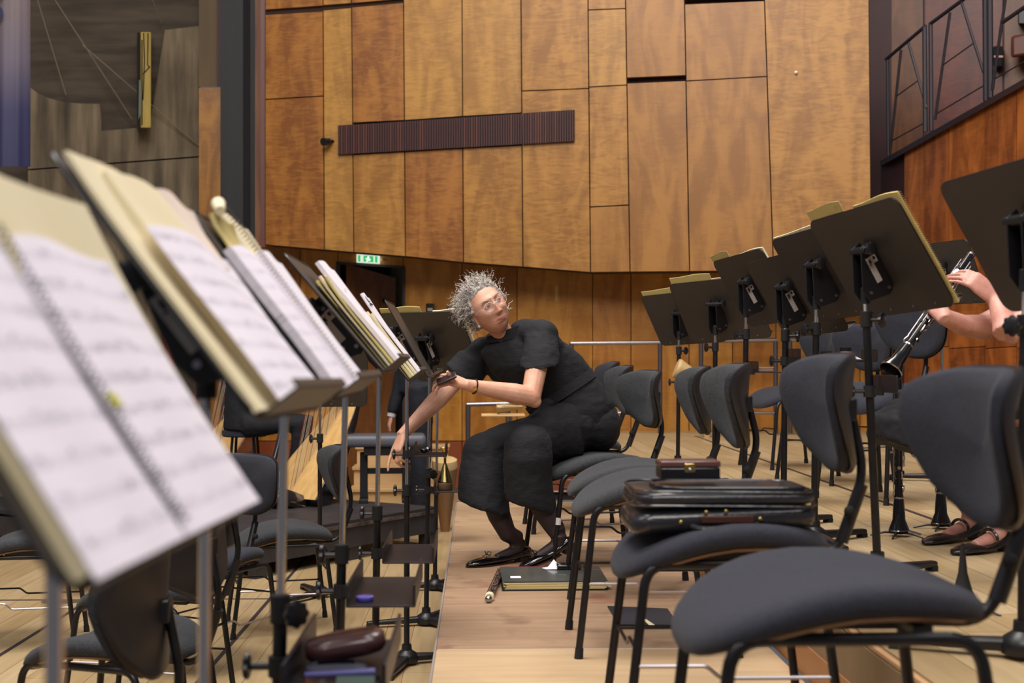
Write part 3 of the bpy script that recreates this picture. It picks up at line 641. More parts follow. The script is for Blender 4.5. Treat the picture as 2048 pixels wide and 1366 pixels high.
# ================================================================== music stands (local: player at +X, floor at z 0)
def lobed(mb, c, ax, r=.021, th=.014, stem=.03):
    M = Matrix.Translation(Vector(c)) @ Vector(ax).normalized().to_track_quat('Z', 'Y').to_matrix().to_4x4()
    n = 32; rg = lambda k, z: [(k * r * (1 + .10 * math.cos(8 * 2 * math.pi * j / n)) * math.cos(2 * math.pi * j / n), k * r * (1 + .10 * math.cos(8 * 2 * math.pi * j / n)) * math.sin(2 * math.pi * j / n), z) for j in range(n)]
    q = MB(); q.loft([rg(.75, stem), rg(1, stem + .003), rg(1, stem + th - .003), rg(.7, stem + th)]); q.cyl((0, 0, 0), (0, 0, stem + .002), .0065, 8)
    mb.add(q.v, q.f, M); return mb
PW, PH = .50, .355
def stand(label, x, y, z0, zc, tilt, az, collar, knob=-90, lean=(0, 0), dx=0., group=None, tray=None, sticker=True, roll=0, ledge=.052, pb=.055):
    """zc = height of the desk centre in the world"""
    t = thing('music_stand', label, 'music stand', (x, y, z0), R_(az), group)
    H = zc - z0; a = R_(tilt); s = Vector((-math.sin(a), 0, math.cos(a))); n = Vector((math.cos(a), 0, math.sin(a)))
    top = Vector((lean[0], lean[1], 0)); C = Vector((dx, 0, H)) + top
    piv = C - n * pb - s * (.075 if pb < .07 else .062); ptop = Vector((piv.x, C.y, piv.z)); 
    cz = collar - z0; foot = Vector((0, 0, .05)); k = (cz - .05) / (ptop.z - .05); mid = foot.lerp(ptop, k)
    b = MB(); b.lathe([(.046, .012), (.05, .03), (.042, .048), (.022, .062), (.020, .085)], 20)
    b = obj('base_hub', b, M_BLK, t)
    for q in range(3):
        an = R_(120 * q + 20 - az * 0); d = Vector((math.cos(an), math.sin(an), 0)); w = Vector((-d.y, d.x, 0))
        g = MB(); sec = []
        for r, hh, zz, ww in ((.03, .032, .030, .021), (.16, .026, .026, .018), (.285, .018, .023, .015)):
            sec.append([d * r + w * ww * cx + Vector((0, 0, zz + hh * .6 * cz_)) for cx, cz_ in ((-1, -.7), (1, -.7), (1, .4), (.7, .8), (-.7, .8), (-1, .4))])
        g.loft(sec); l = obj('leg', g, M_BLK, t, bevel=.003)
        obj('foot_pad', MB().box((0, 0, .008), (.028, .03, .016), TM(d * .272, an)), M_RUB, l)
    obj('lower_tube', MB().cyl(foot, mid, .0122, 14), M_TUBE, t)
    obj('upper_tube', MB().cyl(mid - Vector((0, 0, .02)), ptop, .0078, 12), M_CHR, t)
    mb = MB().tube([mid - Vector((0, 0, .022)), mid + Vector((0, 0, .026))], .0172, 14)
    c_ = obj('collar', mb, M_RUB, t, bevel=.002); ka = R_(knob - az)
    obj('collar_knob', lobed(MB(), mid + Vector((math.cos(ka), math.sin(ka), 0)) * .012, (math.cos(ka), math.sin(ka), 0), .022), M_BLK, c_)
    # tilting head
    W = lambda p, q, r=0: C + s * p - n * q + Vector((0, r, 0))
    hd = MB(); sd = [W(.075, .010), W(-.090, .012), W(-.098, .030), W(-.082, pb + .012), W(-.045, pb + .018), W(.070, .046)]
    for yy in (-.026, .022): hd.poly([p + Vector((0, yy, 0)) for p in sd], (0, .004, 0))
    hd.poly([p + Vector((0, -.024, 0)) for p in (W(.050, .004), W(-.085, .004), W(-.085, .014), W(.050, .014))], (0, .048, 0))
    hd.tube([ptop - Vector((0, 0, .03)), ptop + Vector((0, 0, .02))], .014, 12); hd.cyl(W(.058, .038, -.04), W(.058, .038, .04), .013, 12)
    h = obj('tilt_head', hd, M_BLK, t, bevel=.0015)
    obj('head_knob', lobed(MB(), W(.062, .040, -.03), (0, -1, .0), .020, .012, .03), M_BLK, h)
    for p, q in ((-.062, pb - .004), (.045, .026), (-.078, .022)): obj('bolt', MB().cyl(W(p, q, -.029), W(p, q, -.026), .0055, 10), M_STEEL, h)
    if sticker:
        def quad(p0, p1, q0, q1, y): return [W(p0, q0, y), W(p0, q1, y), W(p1, q1, y), W(p1, q0, y)]
        sk = MB().poly(quad(.034, -.048, .030, .050, -.0275), (0, .001, 0)); sk.poly(quad(.036, .010, .014, .030, -.0275), (0, .001, 0))
        k_ = obj('name_sticker', sk, M_LABEL, h); ik = MB().poly(quad(.026, .014, .036, .043, -.0282), (0, .0006, 0)); ik.poly(quad(.012, .008, .040, .045, -.0282), (0, .0006, 0)); ik.poly(quad(.030, .020, .018, .026, -.0282), (0, .0006, 0)); obj('sticker_print', ik, M_INK, k_)
    # desk plate
    rr = R_(roll); e1 = Vector((0, math.cos(rr), 0)) + s * math.sin(rr); e2 = n.cross(e1)
    D = Matrix(((e1.x, e2.x, n.x, C.x), (e1.y, e2.y, n.y, C.y), (e1.z, e2.z, n.z, C.z), (0, 0, 0, 1)))
    pl = MB(); pts = [D @ Vector((u, v, -.0015)) for u, v in rrect(PW, PH, .032)]
    pl.poly(pts, n * .003); rim = MB()
    dk = obj('desk_plate', pl, M_PLATE, t, bevel=.001)
    r0 = [D @ Vector((u, v, .001)) for u, v in rrect(PW, PH, .032)]; rim.tube(r0 + [r0[0]], .0027, 6); obj('rolled_rim', rim, M_BLK, dk)
    lg = MB(); lg.box((0, -PH / 2 + .002, ledge / 2), (PW - .05, .003, ledge), D); lg.box((0, -PH / 2 + .007, ledge), (PW - .05, .012, .003), D)
    obj('ledge', lg, M_PLATE, dk, bevel=.001)
    for u in (-.17, -.06, .06, .17):
        obj('rivet', MB().cyl(D @ Vector((u, -PH / 2 + .018, -.0045)), D @ Vector((u, -PH / 2 + .018, -.001)), .0042, 8), M_STEEL, dk)
    if tray:
        tz = tray['z'] - z0; ta = R_(tray.get('az', 0) - az); pc = foot.lerp(ptop, (tz - .05) / (ptop.z - .05)); Mt = TM((pc.x, pc.y, tz), ta)
        w_, l_ = tray.get('w', .155), tray.get('l', .40); x0 = .035
        tb = MB(); tb.box((x0 + w_ / 2, 0, 0), (w_, l_, .005), Mt)
        tr = obj('tray', tb, M_TRAY, t, bevel=.001)
        wm = MB(); 
        for xx in (x0, x0 + w_): obj('tray_side', MB().box((xx, 0, .024), (.006, l_, .052), Mt), M_TRAY, tr, bevel=.0015)
        cb = MB(); cb.tube([Mt @ Vector((0, 0, -.016)), Mt @ Vector((0, 0, .018))], .0185, 12); cb.box((.022, 0, .002), (.03, .04, .026), Mt)
        obj('tray_clamp', cb, M_RUB, tr); kd = tray.get('k', -1)
        obj('tray_knob', lobed(MB(), Mt @ Vector((-.016, 0, .001)), (Mt.to_3x3() @ Vector((-1, 0, 0))), .020, .012, .032), M_BLK, tr)
        t['tz'] = tz
    WM = Matrix.Translation((x, y, z0)) @ Matrix.Rotation(R_(az), 4, 'Z')
    return t, WM @ D, WM
def notation(name, staves=9, dark=.75):
    """printed page: staff lines, note heads and stems as flat print (object x, y)"""
    m = bpy.data.materials.new(name); m.use_nodes = True; nt = m.node_tree; s = nt.nodes['Principled BSDF']; L = nt.links.new
    def mth(op, a, b=None, c=None):
        q = nt.nodes.new('ShaderNodeMath'); q.operation = op
        for i, v in enumerate((a, b, c)):
            if v is None: continue
            if isinstance(v, (int, float)): q.inputs[i].default_value = v
            else: L(v, q.inputs[i])
        return q.outputs[0]
    tc = nt.nodes.new('ShaderNodeTexCoord'); sp = nt.nodes.new('ShaderNodeSeparateXYZ'); L(tc.outputs['Object'], sp.inputs[0]); x, y = sp.outputs[0], sp.outputs[1]
    pitch = .030
    fy = mth('MODULO', mth('ADD', y, 1.0), pitch)                 # 0..pitch
    ins = mth('LESS_THAN', fy, .0085)
    ln = mth('LESS_THAN', mth('MODULO', fy, .0019), .00045)
    lines = mth('MULTIPLY', ins, ln)
    cell = nt.nodes.new('ShaderNodeTexVoronoi'); mp = nt.nodes.new('ShaderNodeMapping'); mp.inputs['Scale'].default_value = (150, 190, 0); L(tc.outputs['Object'], mp.inputs[0]); L(mp.outputs[0], cell.inputs[0]); cell.inputs['Scale'].default_value = 1; cell.inputs['Randomness'].default_value = .8
    nn = nt.nodes.new('ShaderNodeTexNoise'); nn.inputs['Scale'].default_value = 28; L(tc.outputs['Object'], nn.inputs[0])
    dens = mth('GREATER_THAN', nn.outputs[0], .50)
    wide = mth('LESS_THAN', mth('ABSOLUTE', mth('SUBTRACT', fy, .0042)), .0085)
    heads = mth('MULTIPLY', mth('MULTIPLY', mth('LESS_THAN', cell.outputs['Distance'], .33), dens), wide)
    st = mth('MULTIPLY', mth('MULTIPLY', mth('LESS_THAN', mth('MODULO', mth('ADD', x, 1.0), .0062), .0006), dens), mth('LESS_THAN', mth('ABSOLUTE', mth('SUBTRACT', fy, .006)), .007))
    bar = mth('MULTIPLY', mth('LESS_THAN', mth('MODULO', mth('ADD', x, 1.0), .047), .0009), ins)
    tot = mth('MINIMUM', mth('ADD', mth('ADD', mth('MULTIPLY', lines, .6), heads), mth('ADD', mth('MULTIPLY', st, .8), bar)), 1)
    tot = mth('MULTIPLY', tot, dark)
    mx = nt.nodes.new('ShaderNodeMix'); mx.data_type = 'RGBA'; L(tot, mx.inputs[0]); mx.inputs[6].default_value = lin((232, 225, 236)); mx.inputs[7].default_value = lin((60, 54, 86))
    L(mx.outputs[2], s.inputs['Base Color']); s.inputs['Roughness'].default_value = .8
    MATS[name] = m; return m
M_NOTE = notation('printed_music'); M_NOTE2 = notation('printed_music_light', dark=.45)
def sheet(a0, a1, b0, b1, c, th, bulge=0., curl=0., n=8, m=8, side=1):
    """curved sheet block in desk coordinates; curl lifts the top edge, bulge lifts towards the spine side"""
    mb = MB(); vs = []; 
    for k, dz in enumerate((0, th)):
        for j in range(m + 1):
            v = j / m
            for i in range(n + 1):
                u = i / n; uu = u if side > 0 else 1 - u
                z = c + dz + bulge * math.sin(math.pi * min(1, uu * 1.15)) * (.6 + .4 * v) + curl * v ** 3 + .0015 * math.sin(9 * u + 5 * v)
                vs.append((a0 + (a1 - a0) * u, b0 + (b1 - b0) * v + .004 * math.sin(u * 5) * v, z))
    N = (n + 1) * (m + 1); fs = []
    for j in range(m):
        for i in range(n):
            a = j * (n + 1) + i; fs.append((a, a + n + 1, a + n + 2, a + 1)); fs.append((N + a, N + a + 1, N + a + n + 2, N + a + n + 1))
    for i in range(n):
        fs.append((i, i + 1, N + i + 1, N + i)); a = m * (n + 1) + i; fs.append((a, N + a, N + a + 1, a + 1))
    for j in range(m):
        a = j * (n + 1); fs.append((a, N + a, N + a + n + 1, a + n + 1)); a += n; fs.append((a, a + n + 1, N + a + n + 1, N + a))
    mb.add(vs, fs); return mb
def spiral(a, b0, b1, c, r=.006, pitch=.0072):
    mb = MB(); turns = int((b1 - b0) / pitch); pts = []
    for k in range(turns * 8 + 1):
        an = k * math.pi / 4; pts.append((a + r * math.cos(an), b0 + pitch * k / 8, c + r * math.sin(an)))
    mb.tube(pts, .0009, 4); return mb
BOT = -PH / 2 + .006
M_TEXT = mat('faded_print', (176, 164, 136), .8)
def score(label, D, parts, name='music_book', cat='sheet music', group=None):
    """parts: (part name, MB, material, label or None)"""
    t = thing(name, label, cat, M=D, group=group)
    for nm, mb, m, lb in parts:
        o = obj(nm, mb, m, t, smooth=50)
        if lb: o['label'] = lb
    return t
gL = 'music stands along the left side of the platform'; gR = 'music stands in the right row'
tA = stand('nearest music stand at the left, holding the big blurred spiral score', -.335, 1.04, ZL, .876, 33, -3, .10, group=gL, roll=0, dx=.006, ledge=.010)
tB = stand('second music stand at the left, under the cream score with a white page', -.335, 1.60, ZL, .945, 38, 0, .12, group=gL, roll=-1)
tC = stand('third music stand at the left, blurred tray of small things on its pole', -.345, 2.20, ZL, .952, 37, 0, .45, -50, (.02, 0), group=gL, tray=dict(z=.355, az=0))
tD = stand('fourth music stand at the left, tray with the round purple tin', -.350, 3.22, ZL, .978, 40, 0, .39, 180, (.02, 0), group=gL, tray=dict(z=.30, az=0))
tE = stand('fifth music stand at the left, empty open tray on its pole', -.335, 4.25, ZL, .945, 38, 0, .37, 180, (.012, 0), group=gL, tray=dict(z=.24, az=0))
tF = stand('music stand seen edge on right beside the woman\'s raised hand', -.295, 5.45, ZL, .955, 29, -1, .325, 180, (.012, 0), group=gL, tray=dict(z=.475, az=0, l=.22, w=.13))
tG = stand('music stand seen from behind just left of the woman, cream pages above it', -.245, 6.25, ZL, .945, 33, 52, .325, -60, group=gL, dx=.03, tray=dict(z=.245, az=0, l=.2, w=.15))
tH = stand('farthest music stand of the left line, mostly hidden behind the one before', -.235, 7.2, ZL, .90, 33, 48, .15, group=gL, dx=.03)

# --- scores on the left stands (desk coordinates: x away from the camera, y up the slope, z out of the desk)
def lines(rows, x0, z, hgt=.006, seed=1):
    """rows of small dashes that read as a printed title"""
    rnd = random.Random(seed); mb = MB()
    for y, w in rows:
        x = x0
        while x < x0 + w:
            l = .004 + rnd.random() * .004; mb.box((x + l / 2, y, z), (l, hgt, .0004)); x += l + .002
    return mb
score('huge blurred spiral score open on the nearest stand, cream cover behind white pages', tA[1], [
    ('cover', sheet(-.232, .246, BOT, .165, .002, .006, 0, .012), M_CREAM, None),
    ('page_block', sheet(-.231, -.045, BOT, .12, .005, .008, .004, 0, side=-1), M_CREAM, None),
    ('page', sheet(-.232, -.036, BOT - .006, .100, .014, .001, .004, 0, side=-1), M_NOTE, 'left page with printed staves'),
    ('page', sheet(-.028, .222, BOT - .006, .100, .013, .001, .004, 0), M_NOTE, 'right page with printed staves'),
    ('spiral_binding', spiral(-.032, BOT + .005, .112, .017, .007), mat('binding_wire', (70, 66, 86), .5, .3), None),
    ('title_print', lines(((.135, .12),), -.12, .0150), M_TEXT, 'faint title line'),
    ('highlight_mark', MB().box((-.006, -.055, .0165), (.022, .012, .0006)), mat('highlighter', (206, 204, 70), .7), 'yellow marker spot')])
score('cream score on the second stand with a white staved page over it', tB[1], [
    ('cover', sheet(-.245, .20, BOT, .165, .002, .005, .004, .010, side=-1), M_CREAM, None),
    ('page_block', sheet(-.160, .235, BOT, .150, .008, .012, .008, .004), M_CREAM, None),
    ('flap', sheet(.02, .225, .045, .152, .0235, .0008, .006, .006), mat('blush_paper', (232, 214, 200), .8), 'pinkish blank top of the right page'),
    ('page', sheet(-.185, .230, BOT + .001, .068, .022, .001, .010, .003), M_NOTE, 'white page with printed staves'),
    ('spiral_binding', spiral(-.018, .105, .165, .018, .006), M_INK, None)])
score('spiral score on the third stand with a cream cover rolled over at the top', tC[1], [
    ('cover', sheet(-.05, .235, BOT, .195, .004, .005, .004, .004), M_CREAM, None),
    ('page_block', sheet(-.235, .0, BOT, .10, .004, .014, .006, 0, side=-1), M_NOTE2, None),
    ('page', sheet(-.02, .225, BOT + .001, .105, .012, .012, .006, .002), M_PAPER, 'white page'),
    ('spiral_binding', spiral(-.012, BOT + .01, .205, .026, .006), mat('dark_binding', (78, 66, 60), .5, .3), None),
    ('rolled_cover', MB().tube([(-.17, .165, .03), (-.10, .19, .028), (-.03, .205, .024)], [.008, .012, .010], 10), M_CREAM, 'edge of the cover rolled over'),
    ('yellow_leaf', sheet(-.20, -.03, .10, .165, .008, .003, 0, .010), M_YEL, None)])
score('thick pile of yellow folders and white sheets on the fourth stand', tD[1], [
    ('folder', sheet(-.13, .20, BOT, .095, .004, .004, .002, .006), M_YEL, None), ('folder', sheet(-.12, .21, BOT, .10, .012, .004, .002, .010), M_CREAM, None),
    ('folder', sheet(-.11, .20, BOT, .09, .020, .004, .003, .012), M_YEL, None), ('black_folder', sheet(-.135, .19, BOT, .08, .0085, .002, 0, 0), M_INK, 'dark folder between yellow ones'),
    ('sheets', sheet(-.08, .235, BOT, .135, .028, .010, .004, .006), M_PAPER, 'white sheets in front'),
    ('print_mark', lines(((.05, .05), (-.02, .04)), -.02, .0462, .002, 3), M_TEXT, None)])
score('cream and white parts standing on the fifth stand with a small label', tE[1], [
    ('folder', sheet(-.14, .10, BOT, .06, .004, .005, .002, .004), M_YEL, None), ('folder', sheet(-.11, .15, BOT, .08, .012, .005, .002, .006), M_CREAM, None), ('folder', sheet(-.06, .18, BOT, .07, .020, .006, .003, .006), M_CREAM, None),
    ('sheets', sheet(-.02, .245, BOT, .145, .030, .004, .004, .010), M_PAPER, 'loose white sheet'),
    ('page_label', MB().box((.06, .125, .047), (.07, .02, .001)), mat('pale_blue_label', (204, 210, 226), .7), None),
    ('dark_clip', MB().box((.05, .104, .046), (.10, .004, .003)), M_INK, None), ('print_mark', lines(((.06, .03), (.02, .02), (-.03, .03)), .07, .0392, .002, 5), M_TEXT, None)])
score('cream pages rising above the stand seen from behind by the woman', tG[1], [
    ('folder', sheet(-.02, .24, BOT, .205, .004, .004, 0, .004), M_YEL, None), ('folder', sheet(-.262, -.08, BOT, .18, .010, .008, 0, .004), M_CREAM, 'paper showing past the right edge')])

# ------------------------------------------------------------------ right row
rows = [
    ('nearest right music stand, its black desk cut by the edge of the frame', 1.205, 2.85, 1.150, 29, 16, .945, -145, None),
    ('right music stand with the wire-bound score past its edge', 1.20, 3.88, 1.166, 29, 16, .99, -40, dict(z=.775, az=0, l=.3, w=.2)),
    ('right music stand just behind the wire-bound one, thin cream score on top', 1.21, 4.65, 1.180, 29, 16, .98, 200, None),
    ('low tilted brown-black stand with a long white sticker, between taller ones', 1.205, 5.10, 1.125, 29, 16, .965, -20, dict(z=.865, az=0, l=.2, w=.3)),
    ('right music stand with a glossy top corner and pale label card', 1.205, 5.85, 1.190, 29, 16, .985, 190, dict(z=.815, az=0, l=.2, w=.26)),
    ('wide brown-grey stand, second from the far end of the right row', 1.215, 6.65, 1.126, 30, 47, .935, 190, None),
    ('farthest stand of the right row, beside the blond mute', 1.205, 7.80, 1.120, 30, 44, .925, -40, dict(z=.735, az=0, l=.2, w=.16))]
RS = []
for i, (lb, x, y, zc, ti, az, co, kn, tr) in enumerate(rows):
    RS.append(stand(lb, x, y, ZR, zc, ti + 2, az, co, kn, (-.05, 0) if i == 1 else (0, 0), .055, gR, tr, sticker=i in (0, 1, 3, 4), roll=-3, pb=.088))
stand7 = stand('music stand in the back row behind the clarinettist\'s hand', 2.52, 7.0, ZR, 1.34, 22, 20, .72, 180, dx=.03, group=gR)
# desk coordinates there: x runs away from the camera to the left, y up, z away from the camera
gS = 'scores on the right row'
def rs(i, label, parts): return score(label, RS[i][1], parts, group=gS)
M_SPW = mat('yellow_wire_binding', (176, 150, 90), .5, .2)
rs(1, 'yellow wire-bound score sticking out past the second right stand', [
    ('cover', sheet(-.262, -.02, BOT, .190, .003, .007, 0, 0), M_YEL, None), ('spiral_binding', spiral(-.264, BOT + .004, .190, .007, .0055, .0065), M_SPW, None)])
rs(1, 'pale card with a faint stamp above the desk of the wire-bound stand', [('card', sheet(.03, .235, BOT, .215, .002, .002, 0, 0), M_YEL, None), ('stamp', lines(((.200, .03), (.192, .02)), .04, .0015, .004, 9), M_TEXT, None)])
rs(2, 'thin cream score along the top of the third right stand', [('cover', sheet(-.24, .235, BOT, .188, .003, .008, 0, 0), M_CREAM, None), ('spiral_binding', spiral(0.02, .15, .19, .006, .006), M_INK, None)])
rs(4, 'pale card standing above the left corner of the glossy cornered stand', [('card', sheet(.06, .25, BOT, .210, .002, .002, 0, 0), M_YEL, None), ('stamp', lines(((.196, .03),), .07, .0015, .004, 4), M_TEXT, None)])
rs(4, 'cream score behind the glossy cornered stand', [('cover', sheet(-.255, .05, BOT, .180, .005, .008, 0, 0), M_CREAM, None)])
rs(5, 'yellow card rising above the wide brown-grey stand', [('card', sheet(-.02, .235, BOT, .215, .003, .004, 0, 0), M_YEL, None)])
rs(5, 'cream folder low behind the wide brown-grey stand', [('folder', sheet(-.235, .0, BOT, .186, .008, .004, 0, 0), M_CREAM, None)])
rs(6, 'yellow card rising above the farthest right stand', [('card', sheet(-.10, .235, BOT, .210, .003, .004, 0, 0), M_YEL, None)])
# ================================================================== people
TS = bpy.data.scenes.new('work')
def solidify_union(name, mb, voxel, mats, parent=None, smooth_it=4, disp=None, subname=None):
    """close overlapping volumes into one continuous surface"""
    me = bpy.data.meshes.new(name + '_tmp'); me.from_pydata([tuple(v) for v in mb.v], [], mb.f); me.update()
    bm = bmesh.new(); bm.from_mesh(me); bmesh.ops.recalc_face_normals(bm, faces=bm.faces); bm.to_mesh(me); bm.free()
    o = bpy.data.objects.new(name + '_tmp', me); COL.objects.link(o)
    COL.objects.unlink(o); TS.collection.objects.link(o)
    r = o.modifiers.new('r', 'REMESH'); r.mode = 'VOXEL'; r.voxel_size = voxel; r.adaptivity = 0
    s = o.modifiers.new('s', 'SMOOTH'); s.factor = .5; s.iterations = smooth_it
    TS.view_layers[0].update(); dg = TS.view_layers[0].depsgraph; out = bpy.data.meshes.new_from_object(o.evaluated_get(dg)); bpy.data.objects.remove(o)
    if disp:
        for v in out.vertices:
            d = disp(v.co); v.co += v.normal * d
        out.update()
    out.name = name; out.materials.clear()
    for m in mats: out.materials.append(m)
    out.shade_smooth()
    ob = bpy.data.objects.new(name, out); COL.objects.link(ob)
    if parent: ob.parent = parent; ob.matrix_parent_inverse = Matrix.Identity(4)
    return ob
from mathutils import noise
def ringv(c, a, b, n=24, pw=1.):
    """ellipse ring around c with semi axis vectors a, b"""
    c, a, b = Vector(c), Vector(a), Vector(b)
    out = []
    for k in range(n):
        t = 2 * math.pi * k / n; x, y = math.cos(t), math.sin(t)
        out.append(c + a * math.copysign(abs(x) ** pw, x) + b * math.copysign(abs(y) ** pw, y))
    return out
def pxv(dx, dy, Y): return Vector((dx * Y / F, 0, -dy * Y / F))       # a picture offset as a world vector at depth Y
def finger(mb, base, d, n, lens, rad, bends, axis):
    """chain of phalanges; d direction, bends in degrees about axis"""
    p = Vector(base); d = Vector(d).normalized(); r = rad
    for L_, bd in zip(lens, bends):
        d = Matrix.Rotation(R_(bd), 3, Vector(axis)) @ d
        q = p + d * L_; mb.capsule(p, q, r, r * .90, 10); p = q; r *= .90
    return p, d
def hand(mb, wrist, d, up, side, scale=1., bends=((20, 30, 20),) * 4, spread=(8, 3, -3, -9), thumb=(40, 15, 10), tdir=None):
    """wrist point, palm direction d, back-of-hand direction up; side=+1 puts the thumb towards d x up"""
    d = Vector(d).normalized(); up = Vector(up); up = (up - d * up.dot(d)).normalized(); lat = d.cross(up).normalized() * side
    s = scale
    mb.loft([ringv(wrist + d * x * s, lat * w * s, up * h * s, 16) for x, w, h in ((-.02, .024, .018), (0, .026, .018), (.02, .033, .017), (.055, .040, .0155), (.082, .039, .013), (.090, .034, .009))])
    tips = []
    for i in range(4):
        b = wrist + d * (.080 - .004 * abs(i - 1.2)) * s + lat * (.029 - .0193 * i) * s
        fd = Matrix.Rotation(R_(spread[i] * side), 3, up * -1 if side > 0 else up * -1) @ d
        ln = [(.040, .026, .020), (.045, .029, .021), (.042, .027, .020), (.032, .021, .018)][i]
        ax = lat * (-1) * (1 if side > 0 else -1)
        ax = d.cross(up)  # bending towards the palm turns d away from up
        tips.append(finger(mb, b, fd, None, [k * s for k in ln], .0083 * s * (1 - .05 * (i == 3) * 2), [-k for k in bends[i]] if True else None, ax))
    tb = wrist + d * .022 * s + lat * .024 * s - up * .004 * s
    td = (lat * .75 + d * .62 - up * .30).normalized() if tdir is None else Vector(tdir).normalized()
    ax = d.cross(up)
    mb.capsule(wrist + d * .01 * s + lat * .012 * s, tb + td * .018 * s, .014 * s, .0125 * s, 10)
    t = finger(mb, tb + td * .01 * s, td, None, [.034 * s, .028 * s, .022 * s], .0105 * s, [0, -thumb[1], -thumb[2]], ax)
    return tips, t

def skin_mat(name, c, v, spots=True):
    m = mat(name, c, .48, var=v, scale=14, sub=.06, bump=.10, bscale=120, contrast=(.3, .62)); return m
M_SKIN = skin_mat('skin_warm', (220, 168, 142), (202, 144, 116)); M_SKIN2 = skin_mat('skin_pink', (214, 160, 144), (194, 134, 118))
M_TIGHT = mat('sheer_dark_tights', (58, 40, 42), .6, var=(44, 32, 36), scale=6); M_LIN = mat('black_linen', (21, 22, 28), .85, var=(16, 17, 22), scale=9, stretch=(1, 1, 3), bump=.22, bscale=34)
M_PAT = mat('black_patent', (10, 9, 12), .08, coat=1.)
M_CLOTH = mat('black_cloth', (18, 19, 25), .85, bump=.5, bscale=20)

W = thing('person', 'seated woman in black linen with grey curly hair, turning to look over her shoulder', 'person')
# -- skin: one continuous body
b = MB()
sp = [P(1165, 850, 5.76), P(1140, 800, 5.74), P(1105, 745, 5.72), P(1068, 705, 5.70), P(1035, 676, 5.70)]
sh_n = P(1084, 678, 5.56); el_n = P(1062, 793, 5.40); wr_n = P(938, 771, 5.30)
sh_f = P(962, 702, 5.86); el_f = P(892, 782, 5.72); wr_f = P(806, 868, 5.58)
hip_n = P(1158, 868, 5.62); kn_n = P(1052, 890, 5.38); an_n = P(1112, 1072, 5.42)
hip_f = P(1130, 868, 5.88); kn_f = P(962, 898, 5.66); an_f = P(1022, 1088, 5.52)
b.loft([ringv(p, a, d) for p, a, d in ((sp[0] - Vector((0, 0, .03)), pxv(46, 8, 5.7), (0, .10, 0)), (sp[1], pxv(46, -24, 5.7), (0, .09, 0)), (sp[2], pxv(46, -24, 5.7), (0, .09, 0)), (sp[3], pxv(46, -14, 5.7), (0, .08, 0)), (sp[4], pxv(26, -6, 5.7), (0, .06, 0)))])
b.capsule(P(1018, 690, 5.68), P(994, 650, 5.63), .050, .047)
b.capsule(P(1055, 684, 5.66), sh_n, .04, .05); b.capsule(P(1010, 700, 5.75), sh_f + Vector((0, 0, -.01)), .04, .042)
b.tube([sh_n, sh_n.lerp(el_n, .5), el_n], [.050, .046, .042], 14); b.ball(el_n, .043); b.ball(el_n + pxv(8, 10, 5.4), .028)
b.tube([el_n, el_n.lerp(wr_n, .28), el_n.lerp(wr_n, .6), wr_n, wr_n.lerp(el_n, -.06)], [.042, .043, .035, .025, .025], 14)
b.tube([sh_f + Vector((0, 0, -.01)), sh_f.lerp(el_f, .5), el_f], [.042, .043, .040], 14); b.ball(el_f, .041)
b.tube([el_f, el_f.lerp(wr_f, .25), el_f.lerp(wr_f, .62), wr_f, wr_f.lerp(el_f, -.06)], [.041, .042, .033, .0245, .024], 14)
# near hand raised, palm down, holding a small dark case with thumb and fingertips
hd = (P(880, 752, 5.26) - wr_n).normalized()
hand(b, wr_n + hd * .012, hd, (-.05, -.62, .78), -1, 1.0, ((38, 40, 25), (36, 42, 25), (30, 45, 30), (28, 48, 30)), (4, 1, -2, -5), (30, -8, -12), tdir=hd * .8 + Vector((.05, -.15, .35)))
# far hand hanging, first finger pointing down
hd2 = (P(783, 925, 5.50) - wr_f).normalized()
hand(b, wr_f + hd2 * .010, hd2, (-.75, -.62, .15), 1, 1.0, ((5, 12, 8), (38, 48, 28), (45, 55, 30), (50, 55, 30)), (5, 1, -2, -4), (25, 5, 8), tdir=hd2 * .9 + Vector((.28, -.12, -.1)))
body = solidify_union('body', b, .0042, [M_SKIN], W, 3)
# wrinkles of the tendons are left to the bump; legs in sheer tights
t = MB()

def foot(heel, toe, lift):
    heel, toe = Vector(heel), Vector(toe); x = (toe - heel).normalized(); z = Vector((0, 0, 1)); z = (z - x * z.dot(x)).normalized()
    a = heel + x * .022 + z * lift; return [a, heel + x * .030 + z * .052, heel + x * .10 + z * .034, heel + x * .15 + z * .026], a
h_n = P(1138, 1096, 5.42); h_n.z = .070; fn_, an_n = foot(h_n, G(1040, 1143, 0) + Vector((0, 0, .004)), .085); ff_, an_f = foot(G(1046, 1122, 0), G(934, 1136, 0), .095)
t.tube([P(1072, 975, 5.42), P(1090, 1022, 5.42), P(1112, 1060, 5.42), an_n], [.056, .052, .040, .035], 16); t.tube(fn_, [.035, .029, .024, .018], 14); t.tube(ff_, [.035, .029, .024, .018], 14)
t.tube([P(980, 975, 5.62), P(998, 1030, 5.60), P(1016, 1068, 5.60), an_f], [.056, .050, .040, .035], 16)
tg = solidify_union('tights', t, .007, [M_TIGHT], W, 4)

